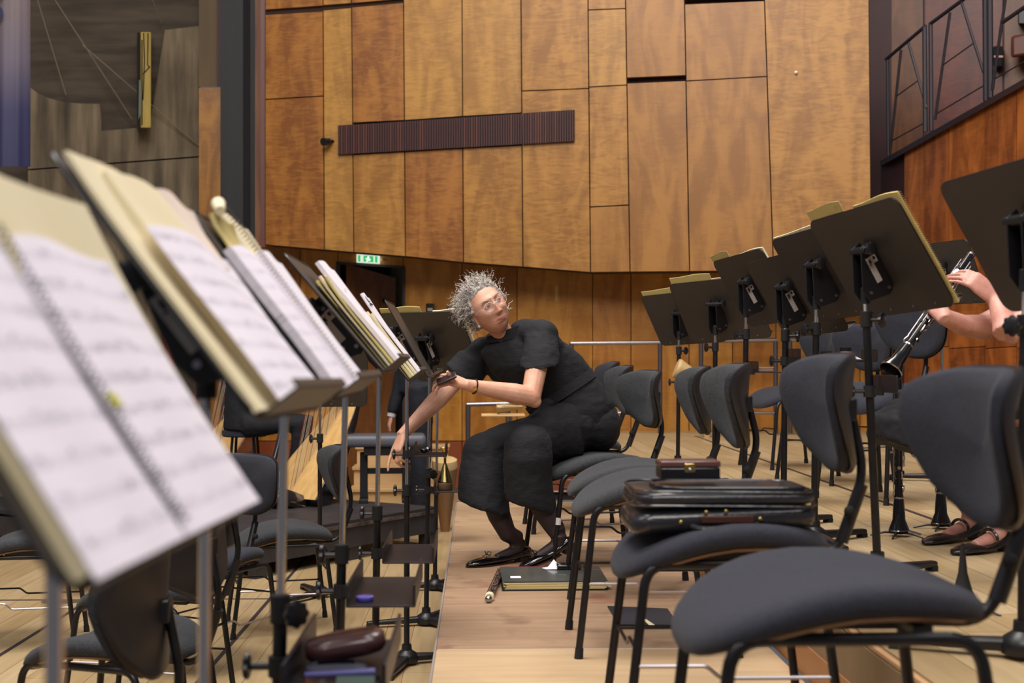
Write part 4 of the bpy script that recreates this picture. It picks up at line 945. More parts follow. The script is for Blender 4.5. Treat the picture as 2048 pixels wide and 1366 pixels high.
# -- linen clothes
def folds(k, amp, fr=9.):
    def f(co):
        v = Vector((co.x * 1.0, co.y * .6, co.z * 1.0)) * fr
        r = noise.noise(v + Vector((k, 0, 0))); r2 = noise.noise(Vector((co.x * 22 + co.z * 14, co.y * 10, co.z * 22 - co.x * 10)) + Vector((0, k, 0)))
        return amp * (r * 1.2 + (1 - abs(r2) * 2.4) * .55)
    return f
c = MB()
c.loft([ringv(p, a, d) for p, a, d in (
    (P(1158, 862, 5.76), pxv(74, 6, 5.7), (0, .16, 0)), (P(1152, 825, 5.75), pxv(76, -22, 5.7), (0, .155, 0)), (P(1130, 790, 5.74), pxv(62, -40, 5.7), (0, .13, 0)),
    (P(1095, 750, 5.72), pxv(72, -36, 5.7), (0, .135, 0)), (P(1062, 718, 5.70), pxv(80, -26, 5.7), (0, .13, 0)), (P(1035, 690, 5.70), pxv(76, -16, 5.7), (0, .11, 0)), (P(1026, 668, 5.70), pxv(46, -14, 5.7), (0, .085, 0)))])
c.ball(P(1080, 672, 5.60), (.076, .075, .074)); c.ball(P(968, 702, 5.84), (.070, .07, .066)); c.capsule(P(992, 690, 5.80), P(944, 718, 5.82), .062, .056)
c.capsule(P(1048, 668, 5.68), P(1086, 672, 5.58), .070, .070)
# sleeves
c.loft([ringv(P(1082, 668, 5.58), pxv(34, 0, 5.5), (0, .075, 0)), ringv(P(1082, 700, 5.53), pxv(37, 2, 5.5), (0, .078, .0)), ringv(P(1079, 731, 5.49), pxv(42, -3, 5.5), (0, .078, .02))])
c.loft([ringv(P(972, 700, 5.84), pxv(22, -26, 5.8), (0, .07, 0)), ringv(P(945, 728, 5.80), pxv(24, 30, 5.8), (0, .066, 0)), ringv(P(918, 757, 5.75), pxv(26, 28, 5.8), (0, .060, 0))])
c.capsule(P(1092, 690, 5.64), P(1112, 722, 5.70), .070, .075); c.capsule(P(1000, 745, 5.78), P(985, 720, 5.80), .05, .05)
# standing collar open at the throat
top_ = solidify_union('blouse', c, .008, [M_LIN], W, 12, folds(3., .0034))
nk = MB(); nr = [ringv(P(1018, 680, 5.68), pxv(44, -8, 5.7), (0, .075, 0), 28), ringv(P(1013, 660, 5.67), pxv(40, -14, 5.7), (0, .068, 0), 28), ringv(P(1013, 661, 5.67), pxv(36, -12, 5.7), (0, .062, 0), 28), ringv(P(1021, 677, 5.68), pxv(38, -8, 5.7), (0, .066, 0), 28)]
nk.loft(nr + [nr[0]], cap=False); obj('collar', nk, M_LIN, W)
tr = MB()
tr.loft([ringv(p, a, d) for p, a, d in ((P(1160, 862, 5.68), pxv(6, 62, 5.7), (0, .12, 0)), (P(1118, 862, 5.60), pxv(6, 56, 5.6), (0, .115, 0)), (P(1078, 874, 5.50), pxv(10, 50, 5.5), (0, .11, 0)), (P(1050, 888, 5.42), pxv(18, 42, 5.45), (0, .10, 0)))])
tr.loft([ringv(p, a, d) for p, a, d in ((P(1056, 892, 5.41), pxv(47, -2, 5.42), (0, .104, 0)), (P(1056, 915, 5.40), pxv(48, 0, 5.4), (0, .108, 0)), (P(1055, 950, 5.42), pxv(49, 3, 5.4), (0, .112, 0)), (P(1062, 1014, 5.44), pxv(53, 17, 5.4), (0, .118, 0)))])
tr.loft([ringv(p, a, d) for p, a, d in ((P(1150, 862, 5.84), pxv(6, 56, 5.7), (0, .11, 0)), (P(1085, 872, 5.78), pxv(6, 46, 5.7), (0, .105, 0)), (P(1015, 884, 5.72), pxv(8, 38, 5.7), (0, .10, 0)), (P(975, 897, 5.68), pxv(14, 32, 5.6), (0, .092, 0)))])
tr.loft([ringv(p, a, d) for p, a, d in ((P(969, 905, 5.66), pxv(44, -2, 5.6), (0, .096, 0)), (P(968, 925, 5.65), pxv(46, 0, 5.6), (0, .10, 0)), (P(966, 960, 5.63), pxv(50, 4, 5.6), (0, .105, 0)), (P(967, 1018, 5.60), pxv(53, 18, 5.6), (0, .112, 0)))])
tr.ball(P(1055, 890, 5.41), (.100, .106, .092)); tr.ball(P(970, 905, 5.66), (.098, .098, .086)); tr.ball(P(1195, 850, 5.78), (.105, .17, .125)); tr.ball(P(1150, 850, 5.74), (.14, .17, .12))
trs = solidify_union('trousers', tr, .009, [M_LIN], W, 14, folds(9., .0042, 7.))
bl = MB(); r0 = ringv(P(1128, 792, 5.74), pxv(66, -42, 5.7), (0, .142, 0), 40); r1 = ringv(P(1116, 776, 5.74), pxv(66, -42, 5.7), (0, .142, 0), 40)
bl.loft([r0, r1, [p + (p - P(1116, 776, 5.74)) * -.05 for p in r1], [p + (p - P(1128, 792, 5.74)) * -.05 for p in r0], r0], cap=False)
bt = obj('belt', bl, M_LIN, W)
kb = MB(); kb.ball(P(1096, 808, 5.58), (.03, .022, .026)); kb.tube([P(1096, 808, 5.575), P(1075, 828, 5.56), P(1062, 842, 5.55)], [.014, .018, .016], 8); kb.tube([P(1098, 808, 5.575), P(1092, 836, 5.54)], [.012, .015], 8)
obj('belt_knot', kb, M_LIN, bt)

# -- head, built in its own axes (x to her left, y where she looks, z up) and set on the neck
Fv = Vector((.30, -.93, .17)).normalized(); Uv = Vector((-.50, -.12, .85)); Uv = (Uv - Fv * Uv.dot(Fv)).normalized(); Lv = Uv.cross(Fv).normalized() * 1.0
HC = P(976, 618, 5.60)
Lv = Fv.cross(Uv) * -1
HM = Matrix(((Lv.x, Fv.x, Uv.x, HC.x), (Lv.y, Fv.y, Uv.y, HC.y), (Lv.z, Fv.z, Uv.z, HC.z), (0, 0, 0, 1)))
def g3(p, c, s):
    return math.exp(-sum(((p[i] - c[i]) / s[i]) ** 2 for i in range(3)))
def head_surface(nu=150, nv=120, old=True):
    vs = []; fs = []
    for j in range(nv + 1):
        ph = math.pi * (j + .001) / (nv + .002)
        for i in range(nu):
            th = 2 * math.pi * i / nu
            d = Vector((math.sin(ph) * math.cos(th), math.sin(ph) * math.sin(th), math.cos(ph)))
            x, y, z = d.x * .078, d.y * .094, d.z * .120
            if z < 0:                                            # jaw narrows, chin forward
                k = min(1, -z / .120); x *= 1 - .19 * k ** 1.8; y *= 1 - .10 * k
                if y > 0: y *= 1 + .02 * k
                else: y *= 1 - .45 * k ** 1.2
            if z > .02 and y < 0: y *= 1.03
            p = Vector((x, y, z)); f = Vector((0, 1, 0)); o = Vector((0, 0, 0))
            if y > 0:
                flat = g3(p, (0, .09, .0), (.06, .05, .09)); o.y -= .004 * flat
                o.y += .0055 * g3(p, (0, .09, .036), (.055, .05, .012))           # brow
                for sx in (-1, 1):
                    o.y -= .0125 * g3(p, (sx * .031, .085, .008), (.017, .05, .012))   # sockets
                    o.y += .0062 * g3(p, (sx * .042, .07, -.026), (.020, .05, .018))   # cheeks
                    o.y += .0050 * g3(p, (sx * .011, .09, -.034), (.0065, .05, .007))  # nostril wings
                    o.y -= .0035 * g3(p, (sx * .028, .08, -.048), (.006, .05, .016))   # folds beside the mouth
                    o.y -= .0030 * g3(p, (sx * .030, .08, -.008), (.016, .05, .004))   # under the eyes
                nz_ = 0
                if -.042 < z < .035:
                    tt = (.030 - z) / .066; w = .0065 + .006 * max(0, min(1, tt)); hgt = .007 + .019 * max(0, min(1, tt)) ** 1.25
                    if z < -.036: hgt *= max(0, 1 - (-.036 - z) / .007)
                    o.y += hgt * math.exp(-(x / w) ** 2) * (1 if z > -.042 else 0)
                o.y += .0055 * g3(p, (0, .09, -.061), (.022, .05, .0055)) + .0055 * g3(p, (0, .09, -.072), (.018, .05, .005))  # lips
                o.y -= .0045 * g3(p, (0, .09, -.0665), (.024, .05, .0022))
                o.y -= .004 * g3(p, (0, .09, -.082), (.016, .05, .005)); o.y += .0075 * g3(p, (0, .085, -.098), (.018, .05, .012))
                o.y += .0006 * math.sin(z * 900) * g3(p, (0, .09, .062), (.04, .05, .014))      # forehead lines
            vs.append(tuple(p + o))
    for j in range(nv):
        for i in range(nu):
            k = (i + 1) % nu; fs.append((j * nu + i, (j + 1) * nu + i, (j + 1) * nu + k, j * nu + k))
    return vs, fs
hv, hf = head_surface()
hm = MB(); hm.add(hv, hf, HM)
hd_o = obj('head', hm, M_SKIN, None, smooth=180)
# join the head with the body so that the figure stays one mesh
for pth in hd_o.data.polygons: pth.material_index = 0
bmj = bmesh.new(); bmj.from_mesh(body.data); bmj.from_mesh(hd_o.data); bmj.to_mesh(body.data); bmj.free(); bpy.data.objects.remove(hd_o); body.data.shade_smooth()
def hobj(nm, mb, m, parent=None, lab=None):
    q = MB(); q.add(mb.v, mb.f, HM); q.mi = mb.mi; return obj(nm, q, m, parent or W, smooth=60, label=lab)
M_EYE = mat('eye_white', (214, 204, 196), .2, coat=.6); M_IRIS = mat('iris', (60, 54, 50), .2, coat=1); M_LIP = mat('lip_rose', (150, 74, 72), .5); M_BROW = mat('brow_grey', (156, 134, 118), .8)
for sx in (-1, 1):
    ey = hobj('eye', MB().ball((sx * .031, .0705, .008), .0118, 18), M_EYE)
    hobj('iris', MB().ball((sx * .031 + .0035, .0795, .009), (.0052, .0036, .0052), 14), M_IRIS, ey)
    lid = MB(); 
    for zz, rr in ((.0150, .0036), (.0028, .0028)):
        lid.tube([(sx * .031 + .0135 * u, .0800 - .0062 * u * u + (.0005 if zz > .01 else -.001), .008 + (zz - .008) * (1 - .75 * u * u)) for u in (-1, -.6, -.2, .2, .6, 1)], [rr * .6, rr, rr, rr, rr, rr * .6], 8)
    hobj('eyelids', lid, M_SKIN)
    br = MB(); br.tube([(sx * (.016 + .032 * u), .0935 - .010 * u * u, .0285 + .006 * math.sin(u * 2.4)) for u in (0, .25, .5, .75, 1)], [.0022, .003, .003, .0024, .001], 8); hobj('eyebrow', br, M_BROW)
    ea = MB(); ea.loft([ringv((sx * (.070 + o_), y_, z_), (0, a_, a_ * .2), (0, -a_ * .12, b_), 20) for o_, y_, z_, a_, b_ in ((-.004, -.006, -.012, .016, .028), (.006, -.008, -.011, .019, .032), (.011, -.010, -.010, .017, .030), (.007, -.007, -.011, .010, .020))])
    er = hobj('ear', ea, M_SKIN)
    hobj('pearl_earring', MB().ball((sx * .0775, .000, -.044), .0062, 14), mat('pearl', (226, 216, 206), .2, coat=.6), er)
lp = MB(); 
for zz, yy, rr in ((-.0640, .0868, .0022), (-.0695, .0866, .0026)):
    lp.tube([(.0235 * u, yy + .0075 - .011 * u * u, zz + .0055 * u * u + (.0015 * u)) for u in (-1, -.7, -.35, 0, .35, .7, 1)], [rr * .35, rr * .8, rr, rr * .9, rr, rr * .8, rr * .35], 8)
hobj('lips', lp, M_LIP, lab='closed rose lips')
# glasses
M_FRM = mat('clear_frame', (200, 188, 190), .25, coat=.5); gls = MB()
for sx in (-1, 1):
    gls.tube([(sx * .0335 + .0235 * math.cos(a), .1035 - .05 * (sx * .0335 + .0235 * math.cos(a)) ** 2 * 6, .002 + .0195 * math.sin(a)) for a in (2 * math.pi * k / 28 for k in range(29))], .0012, 6)
    gls.tube([(sx * .0565, .099, .008), (sx * .070, .088, .009), (sx * .078, .03, .006), (sx * .079, -.012, .0)], .0013, 6)
gls.tube([(-.0105, .105, .006), (0, .1075, .009), (.0105, .105, .006)], .0015, 6)
go = hobj('glasses', gls, M_FRM, lab='round thin clear-rimmed glasses')
for sx in (-1, 1):
    ln_ = MB(); ln_.loft([ringv((sx * .0335, .1030, .002), (.0225, 0, 0), (0, 0, .0185), 24), ringv((sx * .0335, .1036, .002), (.0225, 0, 0), (0, 0, .0185), 24)]); hobj('lens', ln_, mat('lens_glass', (240, 240, 245), .02, trans=1., alpha=.18), go)

# hair: a soft cap and many curled strands, bunched up behind
rnd = random.Random(5)
def scalp(th, ph):
    d = Vector((math.sin(ph) * math.cos(th), math.sin(ph) * math.sin(th), math.cos(ph)))
    return Vector((d.x * .0790, d.y * .096 * (1.03 if d.y < 0 else 1), d.z * .121)), d
cap = MB(); vs = []; fs = []; nu, nv = 64, 40; idx = {}
for j in range(nv + 1):
    ph = math.pi * .80 * j / nv
    for i in range(nu):
        th = 2 * math.pi * i / nu; p, d = scalp(th, max(ph, .001))
        lim = .086 - .9 * p.x * p.x / .0064 * .035 if d.y > .30 else (.014 if d.y > -.02 else -.056)
        k = 1 if p.z > lim else 0
        nzv = noise.noise(p * 45) * .006 + noise.noise(p * 110) * .003
        out = (.006 + nzv + .008 * max(0, -d.y) + .002 * max(0, d.z)) if k else -.010
        if d.y > .2 and k: out *= min(1, (p.z - lim) / .03 + .25)
        vs.append(tuple(p + d * out)); idx[(j, i)] = len(vs) - 1
for j in range(nv):
    for i in range(nu):
        k = (i + 1) % nu; fs.append((j * nu + i, (j + 1) * nu + i, (j + 1) * nu + k, j * nu + k))
cap.add(vs, fs); cap.add([vs[0]], [])
M_H1 = mat('hair_silver', (226, 220, 212), .45, var=(196, 186, 178), scale=40); M_H2 = mat('hair_grey', (160, 150, 142), .5, var=(120, 110, 104), scale=40); M_H3 = mat('hair_dark', (60, 50, 46), .5)
M_HC = mat('hair_mass', (204, 197, 190), .7, var=(136, 128, 120), scale=55, stretch=(1, 1, 1), bump=1., bscale=140, contrast=(.38, .62))
hair = hobj('hair', cap, M_HC)
def strand(mb, p, d, L_, curl, r=.0009, n=11, drop=.35):
    ax = Vector((rnd.gauss(0, 1), rnd.gauss(0, 1), rnd.gauss(0, 1))).normalized(); u = d.orthogonal().normalized(); w = d.cross(u)
    t0 = rnd.random() * 6.3; f = curl; pts = []; q = Vector(p); rad = .0025 + rnd.random() * .0035
    g = Vector((0, 0, -1)); dd = Vector(d)
    for k in range(n + 1):
        s_ = k / n; dd = (dd + ax * .10 + (HM.to_3x3().inverted() @ g) * drop * .06).normalized(); q = q + dd * (L_ / n)
        a = t0 + s_ * f; pts.append(q + (u * math.cos(a) + w * math.sin(a)) * rad * min(1, s_ * 4))
    mb.tube(pts, [r] * n + [r * .4], 3, cap=False)
groups = {0: MB(), 1: MB(), 2: MB()}
for k in range(2800):
    th = rnd.random() * 6.283; ph = math.acos(1 - rnd.random() * 1.62); p, d = scalp(th, ph)
    lim = .086 - .9 * p.x * p.x / .0064 * .035 if d.y > .30 else (.014 if d.y > -.02 else -.052)
    if p.z < lim: continue
    back = Vector((0, -1, .25)); t_ = (back - d * back.dot(d)).normalized()
    dirv = (t_ * (1.2 + .3 * rnd.random()) + d * (.02 + .17 * rnd.random()) + Vector((rnd.gauss(0, .3), rnd.gauss(0, .3), rnd.gauss(0, .3)))).normalized()
    dark = 2 if (rnd.random() < (.22 if d.y < -.2 and p.z < .03 else .03)) else (1 if rnd.random() < .25 else 0)
    strand(groups[dark], p + d * .012, dirv, .034 + rnd.random() * .034, 7 + rnd.random() * 8)
for k in range(120):                 # loose fly-away curls round the outline
    th = rnd.random() * 6.283; ph = math.acos(1 - rnd.random() * 1.1); p, d = scalp(th, ph)
    if d.y > .45 and p.z < .085: continue
    if p.z < .03: continue
    strand(groups[0], p + d * .014, (d + Vector((rnd.gauss(0, .5), rnd.gauss(0, .5), rnd.gauss(0, .5)))).normalized(), .035 + rnd.random() * .03, 10 + rnd.random() * 10, .0006, 12, .1)
bunc = Vector((-.03, -.122, .060))
for k in range(420):                 # bunched curls at the back of the head
    d = Vector((rnd.gauss(0, 1), rnd.gauss(-.3, 1), rnd.gauss(0, 1))).normalized(); p = bunc + Vector((d.x * .030, d.y * .028, d.z * .034))
    strand(groups[rnd.choice((0, 0, 1, 1, 2))], p, (d + Vector((0, -.4, -.2))).normalized(), .03 + rnd.random() * .035, 10 + rnd.random() * 8, .0007, 11, .4)
for k in range(0):                  # a few long wisps at the nape
    p, d = scalp(-math.pi / 2 - .5 + rnd.random() * .5, 1.95); strand(groups[0], p + Vector((-.03, 0, 0)), HM.to_3x3().inverted() @ Vector((-.15 + rnd.gauss(0, .15), -.1, -1)), .09 + rnd.random() * .03, 5, .0005, 14, .8)
hobj('bunched_mass', MB().ball(bunc, (.026, .026, .030), 20), M_HC, hair)
for k, m_ in ((0, M_H1), (1, M_H2), (2, M_H3)):
    o = hobj('curls', groups[k], m_, hair, ('silver curls', 'grey curls', 'dark curls')[k]); o['kind'] = 'stuff'

# shoes (one shape, heel at 0, toe at +x, sole at z 0)
def shoe(Mx, bow=True):
    s_ = thing('_shoe_tmp', 'x', 'x'); bpy.data.objects.remove(s_)
    mb = MB(); sec = []
    for x, w, h, z0 in ((-.030, .012, .020, .022), (-.024, .026, .050, .012), (.0, .031, .056, .012), (.04, .031, .040, .011), (.08, .031, .030, .008), (.12, .037, .030, .006), (.155, .041, .036, .004), (.19, .038, .030, .004), (.222, .027, .020, .005), (.238, .010, .010, .006)):
        sec.append([Mx @ Vector((x, w * math.sin(a), z0 + h * .5 + h * .5 * (-math.cos(a)))) for a in (2 * math.pi * k / 20 for k in range(20))])
    mb.loft(sec); o = obj('shoe', mb, M_PAT, W, smooth=60)
    hb = MB(); hb.loft([[Mx @ Vector((x + dx, y, z)) for x, y in ((-.030, -.018), (-.030, .018), (-.010, .026), (.022, .024), (.022, -.024), (-.010, -.026))] for z, dx in ((0, .004), (.020, 0))]); obj('heel', hb, mat('heel_block', (44, 28, 24), .4), o, bevel=.002)
    sl = MB(); sl.loft([[Mx @ Vector((x, w * sg, z)) for x, w in pts_ for sg in (1,)] + [Mx @ Vector((x, -w, z)) for x, w in pts_[::-1]] for z, pts_ in ((.0, [(.06, .024), (.12, .034), (.16, .038), (.20, .033), (.235, .010)]), (.006, [(.04, .024), (.12, .036), (.16, .040), (.20, .035), (.24, .010)]))]); obj('sole', sl, mat('shoe_sole', (60, 40, 32), .5), o)
    bw = MB()
    if bow:
        for sg in (-1, 1): bw.tube([Mx @ Vector(v) for v in ((.155, 0, .046), (.158, .010 * sg, .060), (.150, .022 * sg, .058), (.150, .014 * sg, .044), (.155, 0, .046))], .0018, 6)
        bw.tube([Mx @ Vector(v) for v in ((.155, 0, .046), (.172, .014, .048), (.185, .018, .044))], .0015, 6)
        obj('bow', bw, M_PAT, o)
    return o
def shoe_M(heel, toe):
    heel, toe = Vector(heel), Vector(toe); d = (toe - heel); L_ = d.length; x = d.normalized()
    M = frame(heel, x, (0, 0, 1)); return M @ Matrix.Diagonal((L_ / .238, 1, 1, 1))
shoe(shoe_M(G(1046, 1122, 0), G(934, 1136, 0)))
h2 = G(1128, 1140, 0) + Vector((0, 0, .075)); h2 = P(1138, 1096, 5.42); shoe(shoe_M((h2.x, h2.y, .070), G(1040, 1143, 0) + Vector((0, 0, .004))))
# watch on the near wrist
wp = wr_n.lerp(el_n, .09); wd = (el_n - wr_n).normalized()
wm = thing('_x', 'x', 'x'); bpy.data.objects.remove(wm)
a1 = wd.orthogonal().normalized(); a2 = wd.cross(a1)
bd = MB(); ring = [wp + (a1 * math.cos(t_) + a2 * math.sin(t_)) * .0295 for t_ in (2 * math.pi * k / 28 for k in range(29))]
bd.tube(ring, .0035, 6); wt = obj('wristwatch', bd, mat('watch_strap', (24, 24, 34), .4), W, label='thin dark strap with a small round gold watch')
fc = wp + (P(949, 781, 5.25) - wp).normalized() * .031; fn = (fc - wp).normalized(); obj('watch_case', MB().cyl(fc - fn * .002, fc + fn * .004, .010, 18), mat('gold', (206, 168, 96), .25, 1.), wt)

# small dark case held in that hand
hc = P(893, 757, 5.235)
tag(obj('spectacle_case', MB().box((0, 0, 0), (.085, .045, .010), frame(hc, (.85, -.1, .38), (-.3, -.5, .8))), mat('brown_black_leather', (44, 28, 28), .35), bevel=.004), 'small flat dark case held in the woman\'s raised hand', 'case')

# ------------------------------------------------------------------ clarinet player at the right, mostly behind the stands
CP = thing('person', 'clarinet player in black skirt, bare forearms, half hidden by the right stands', 'person')
b = MB(); y0 = 4.62
def w3(x, y, z): return Vector((x, y, z))
elb = P(1990, 650, 4.30); wl = P(1974, 592, 4.38); hl = P(1915, 560, 4.36)
b.tube([w3(2.06, 4.40, 1.20), w3(1.95, 4.35, 1.08), elb + w3(.03, 0, 0)], [.052, .047, .042], 14)
# lower arm reaching forward to the lower joint
er = P(1992, 640, 4.48); wr = P(1885, 632, 4.30); 
b.tube([w3(2.08, 4.72, 1.22), w3(2.0, 4.62, 1.08), er], [.052, .047, .043], 14)
b.tube([er, P(1965, 655, 4.44), P(1925, 650, 4.36), wr], [.044, .046, .036, .027], 14)
el2 = P(2012, 668, 4.22); b.tube([w3(2.04, 4.30, 1.12), el2], [.046, .042], 14)
hw = P(1990, 598, 4.32); b.tube([el2, P(2010, 645, 4.25), P(2000, 618, 4.29), hw], [.042, .042, .034, .027], 14)
hand(b, hw, (-.62, .10, .62), (.42, -.82, .34), 1, 1.14, ((30, 30, 20), (34, 24, 14), (30, 20, 12), (22, 14, 10)), (4, 0, -3, -8), (20, 5, 10), tdir=Vector((-.5, .75, .35)))
hdr = (P(1868, 600, 4.36) - wr).normalized()
hand(b, wr, hdr, (-.3, -.9, -.35), -1, .98, ((25, 35, 20), (25, 38, 22), (28, 38, 22), (30, 38, 24)), (6, 1, -4, -8), (20, 5, 10), tdir=Vector((-.35, .3, .75)))
# torso core, neck and head, then legs and feet
b.loft([ringv(w3(2.10, 4.56, .72), (.14, 0, 0), (0, .17, 0)), ringv(w3(2.13, 4.56, .92), (.11, 0, 0), (0, .14, 0)), ringv(w3(2.11, 4.56, 1.14), (.11, 0, 0), (0, .17, 0)), ringv(w3(2.08, 4.56, 1.26), (.07, 0, 0), (0, .16, 0)), ringv(w3(2.05, 4.56, 1.33), (.05, 0, 0), (0, .05, 0))])
b.capsule(w3(2.05, 4.56, 1.30), w3(2.02, 4.55, 1.42), .052, .05)
ft = [(G(1848, 1092, ZR), G(1952, 1078, ZR)), (G(1905, 1112, ZR), G(2012, 1102, ZR))]
for i, (toe, heel) in enumerate(ft):
    an = Vector((heel.x - .02, heel.y, ZR + .10)); kn = w3(1.60 + .02 * i, heel.y + (.06 if i == 0 else -.02), ZR + .47)
    b.tube([kn, kn.lerp(an, .35), kn.lerp(an, .8), an, Vector((heel.x - .03, heel.y, ZR + .05)), toe.lerp(heel, .40) + Vector((0, 0, .028))], [.055, .054, .036, .031, .031, .018], 14)
    b.tube([w3(2.08, 4.56 + (.08 if i == 0 else -.08), ZR + .52), kn], [.08, .062], 14)
cpb = solidify_union('body', b, .0055, [M_SKIN2], CP, 3)
HM2 = Matrix(((0, -1, 0, 2.02), (1, 0, 0, 4.54), (0, 0, 1, 1.50), (0, 0, 0, 1)))
q = MB(); q.add(hv, hf, HM2); ho = obj('_h', q, M_SKIN2, None, smooth=180)
bmj = bmesh.new(); bmj.from_mesh(cpb.data); bmj.from_mesh(ho.data); bmj.to_mesh(cpb.data); bmj.free(); bpy.data.objects.remove(ho); cpb.data.shade_smooth()
q = MB(); q.add([Vector(v) * 1.02 for v in vs], fs, HM2); obj('hair', q, mat('brown_hair', (72, 50, 36), .6, bump=1., bscale=90), CP)
k = MB()
k.loft([ringv(w3(2.10, 4.56, .66), (.16, 0, 0), (0, .20, 0)), ringv(w3(2.13, 4.56, .90), (.13, 0, 0), (0, .16, 0)), ringv(w3(2.11, 4.56, 1.14), (.125, 0, 0), (0, .185, 0)), ringv(w3(2.08, 4.56, 1.27), (.08, 0, 0), (0, .17, 0))])
k.tube([w3(2.07, 4.40, 1.22), w3(1.99, 4.35, 1.11)], [.07, .062], 14); k.tube([w3(2.08, 4.72, 1.23), w3(2.01, 4.64, 1.11)], [.07, .062], 14)
solidify_union('black_top', k, .009, [M_CLOTH], CP, 3, folds(2., .004))
k = MB(); k.loft([ringv(w3(2.10, 4.52, ZR + .53), (0, 0, .10), (0, .20, 0)), ringv(w3(1.85, 4.50, ZR + .54), (0, 0, .09), (0, .20, 0)), ringv(w3(1.52, 4.50, ZR + .50), (.02, 0, .085), (0, .18, 0))])
k.loft([ringv(w3(1.56, 4.50, ZR + .52), (.09, 0, .0), (0, .18, 0)), ringv(w3(1.50, 4.50, ZR + .44), (.12, 0, -.02), (0, .20, 0)), ringv(w3(1.50, 4.50, ZR + .345), (.13, 0, -.05), (0, .21, 0))])
solidify_union('skirt', k, .009, [M_CLOTH], CP, 4, folds(6., .008, 7.))
M_LEA = mat('black_leather', (20, 18, 20), .3, coat=.3)
for toe, heel in ft:
    M = shoe_M(Vector((heel.x, heel.y, ZR)), Vector((toe.x, toe.y, ZR)))
    mb = MB(); sec = []
    for x, w, h, z0 in ((-.030, .012, .020, .026), (-.024, .026, .050, .016), (.0, .031, .054, .016), (.04, .031, .034, .013), (.08, .032, .024, .008), (.12, .038, .026, .004), (.155, .041, .034, .003), (.19, .038, .030, .003), (.222, .027, .020, .004), (.238, .010, .010, .005)):
        sec.append([M @ Vector((x, w * math.sin(a), z0 + h * .5 - h * .5 * math.cos(a))) for a in (2 * math.pi * j / 20 for j in range(20))])
    mb.loft(sec); s_ = obj('shoe', mb, M_LEA, CP, smooth=60)
    obj('ankle_strap', MB().tube([M @ Vector((.075, .036 * math.cos(a), .045 + .034 * math.sin(a))) for a in (math.pi * j / 12 for j in range(13))], .0055, 6), M_LEA, s_)
    obj('heel', MB().box((-.004, 0, .012), (.045, .042, .026), M), M_LEA, s_)

# ------------------------------------------------------------------ dark-suited figure at the doorway, stooping behind the stands
DP = thing('person', 'person in dark suit stooping by the doorway, arm hanging, behind the stands', 'person')
Yd = 10.25; b = MB(); k = MB(); zf = ZL
hpx = lambda x, y, Y=Yd: P(x, y, Y)
hand_p = hpx(779, 848); wrp = hpx(783, 832); elp = hpx(800, 775); shp = hpx(812, 716)
b.tube([shp, elp, wrp], [.045, .04, .028], 12); hand(b, wrp, (hand_p - wrp).normalized(), (-.9, -.3, 0), 1, 1., ((15, 20, 15),) * 4)
b.capsule(hpx(800, 690), hpx(770, 672), .05, .05); 
ph_ = hpx(838, 770)
b.loft([ringv(ph_, (.13, 0, 0), (0, .11, 0)), ringv(hpx(830, 730), (.11, 0, 0), (0, .10, 0)), ringv(hpx(812, 700), (.09, 0, .05), (0, .15, 0)), ringv(hpx(800, 690), (.04, 0, .04), (0, .06, 0))])
for dy in (-.09, .09): b.tube([ph_ + Vector((0, dy, 0)), ph_ + Vector((.02, dy, -.38)), Vector((ph_.x, Yd + dy, zf + .09)), Vector((ph_.x - .08, Yd + dy, zf + .04))], [.08, .055, .036, .03], 12)
db = solidify_union('body', b, .010, [M_SKIN2], DP, 3)
HM3 = Matrix.Translation(hpx(764, 660)) @ Euler((R_(35), 0, R_(70)), 'XYZ').to_matrix().to_4x4()
q = MB(); q.add(hv, hf, HM3); ho = obj('_h', q, M_SKIN2, None, smooth=180); bmj = bmesh.new(); bmj.from_mesh(db.data); bmj.from_mesh(ho.data); bmj.to_mesh(db.data); bmj.free(); bpy.data.objects.remove(ho); db.data.shade_smooth()
q = MB(); q.add([Vector(v) * 1.02 for v in vs], fs, HM3); obj('hair', q, M_H3, DP)
M_SUIT = mat('navy_black_suit', (22, 24, 34), .8, bump=.3, bscale=20)
k.loft([ringv(ph_ - Vector((0, 0, .06)), (.17, 0, 0), (0, .15, 0)), ringv(hpx(832, 735), (.15, 0, 0), (0, .14, 0)), ringv(hpx(815, 705), (.12, 0, .07), (0, .20, 0)), ringv(hpx(802, 694), (.07, 0, .07), (0, .13, 0))])
k.tube([shp, elp, hpx(784, 826)], [.072, .062, .045], 12)
for dy in (-.09, .09): k.tube([ph_ + Vector((0, dy, 0)), ph_ + Vector((.02, dy, -.38)), Vector((ph_.x, Yd + dy, zf + .03))], [.11, .085, .075], 12)
solidify_union('suit', k, .016, [M_SUIT], DP, 3, folds(1., .005))
obj('shirt_cuff', MB().tube([hpx(784, 827), hpx(782.5, 833)], [.036, .034], 12), mat('cuff_white', (196, 200, 206), .7), DP)
for dy in (-.09, .09): obj('shoe', MB().ball((ph_.x - .06, Yd + dy, zf + .04), (.14, .05, .04)), M_LEA, DP)
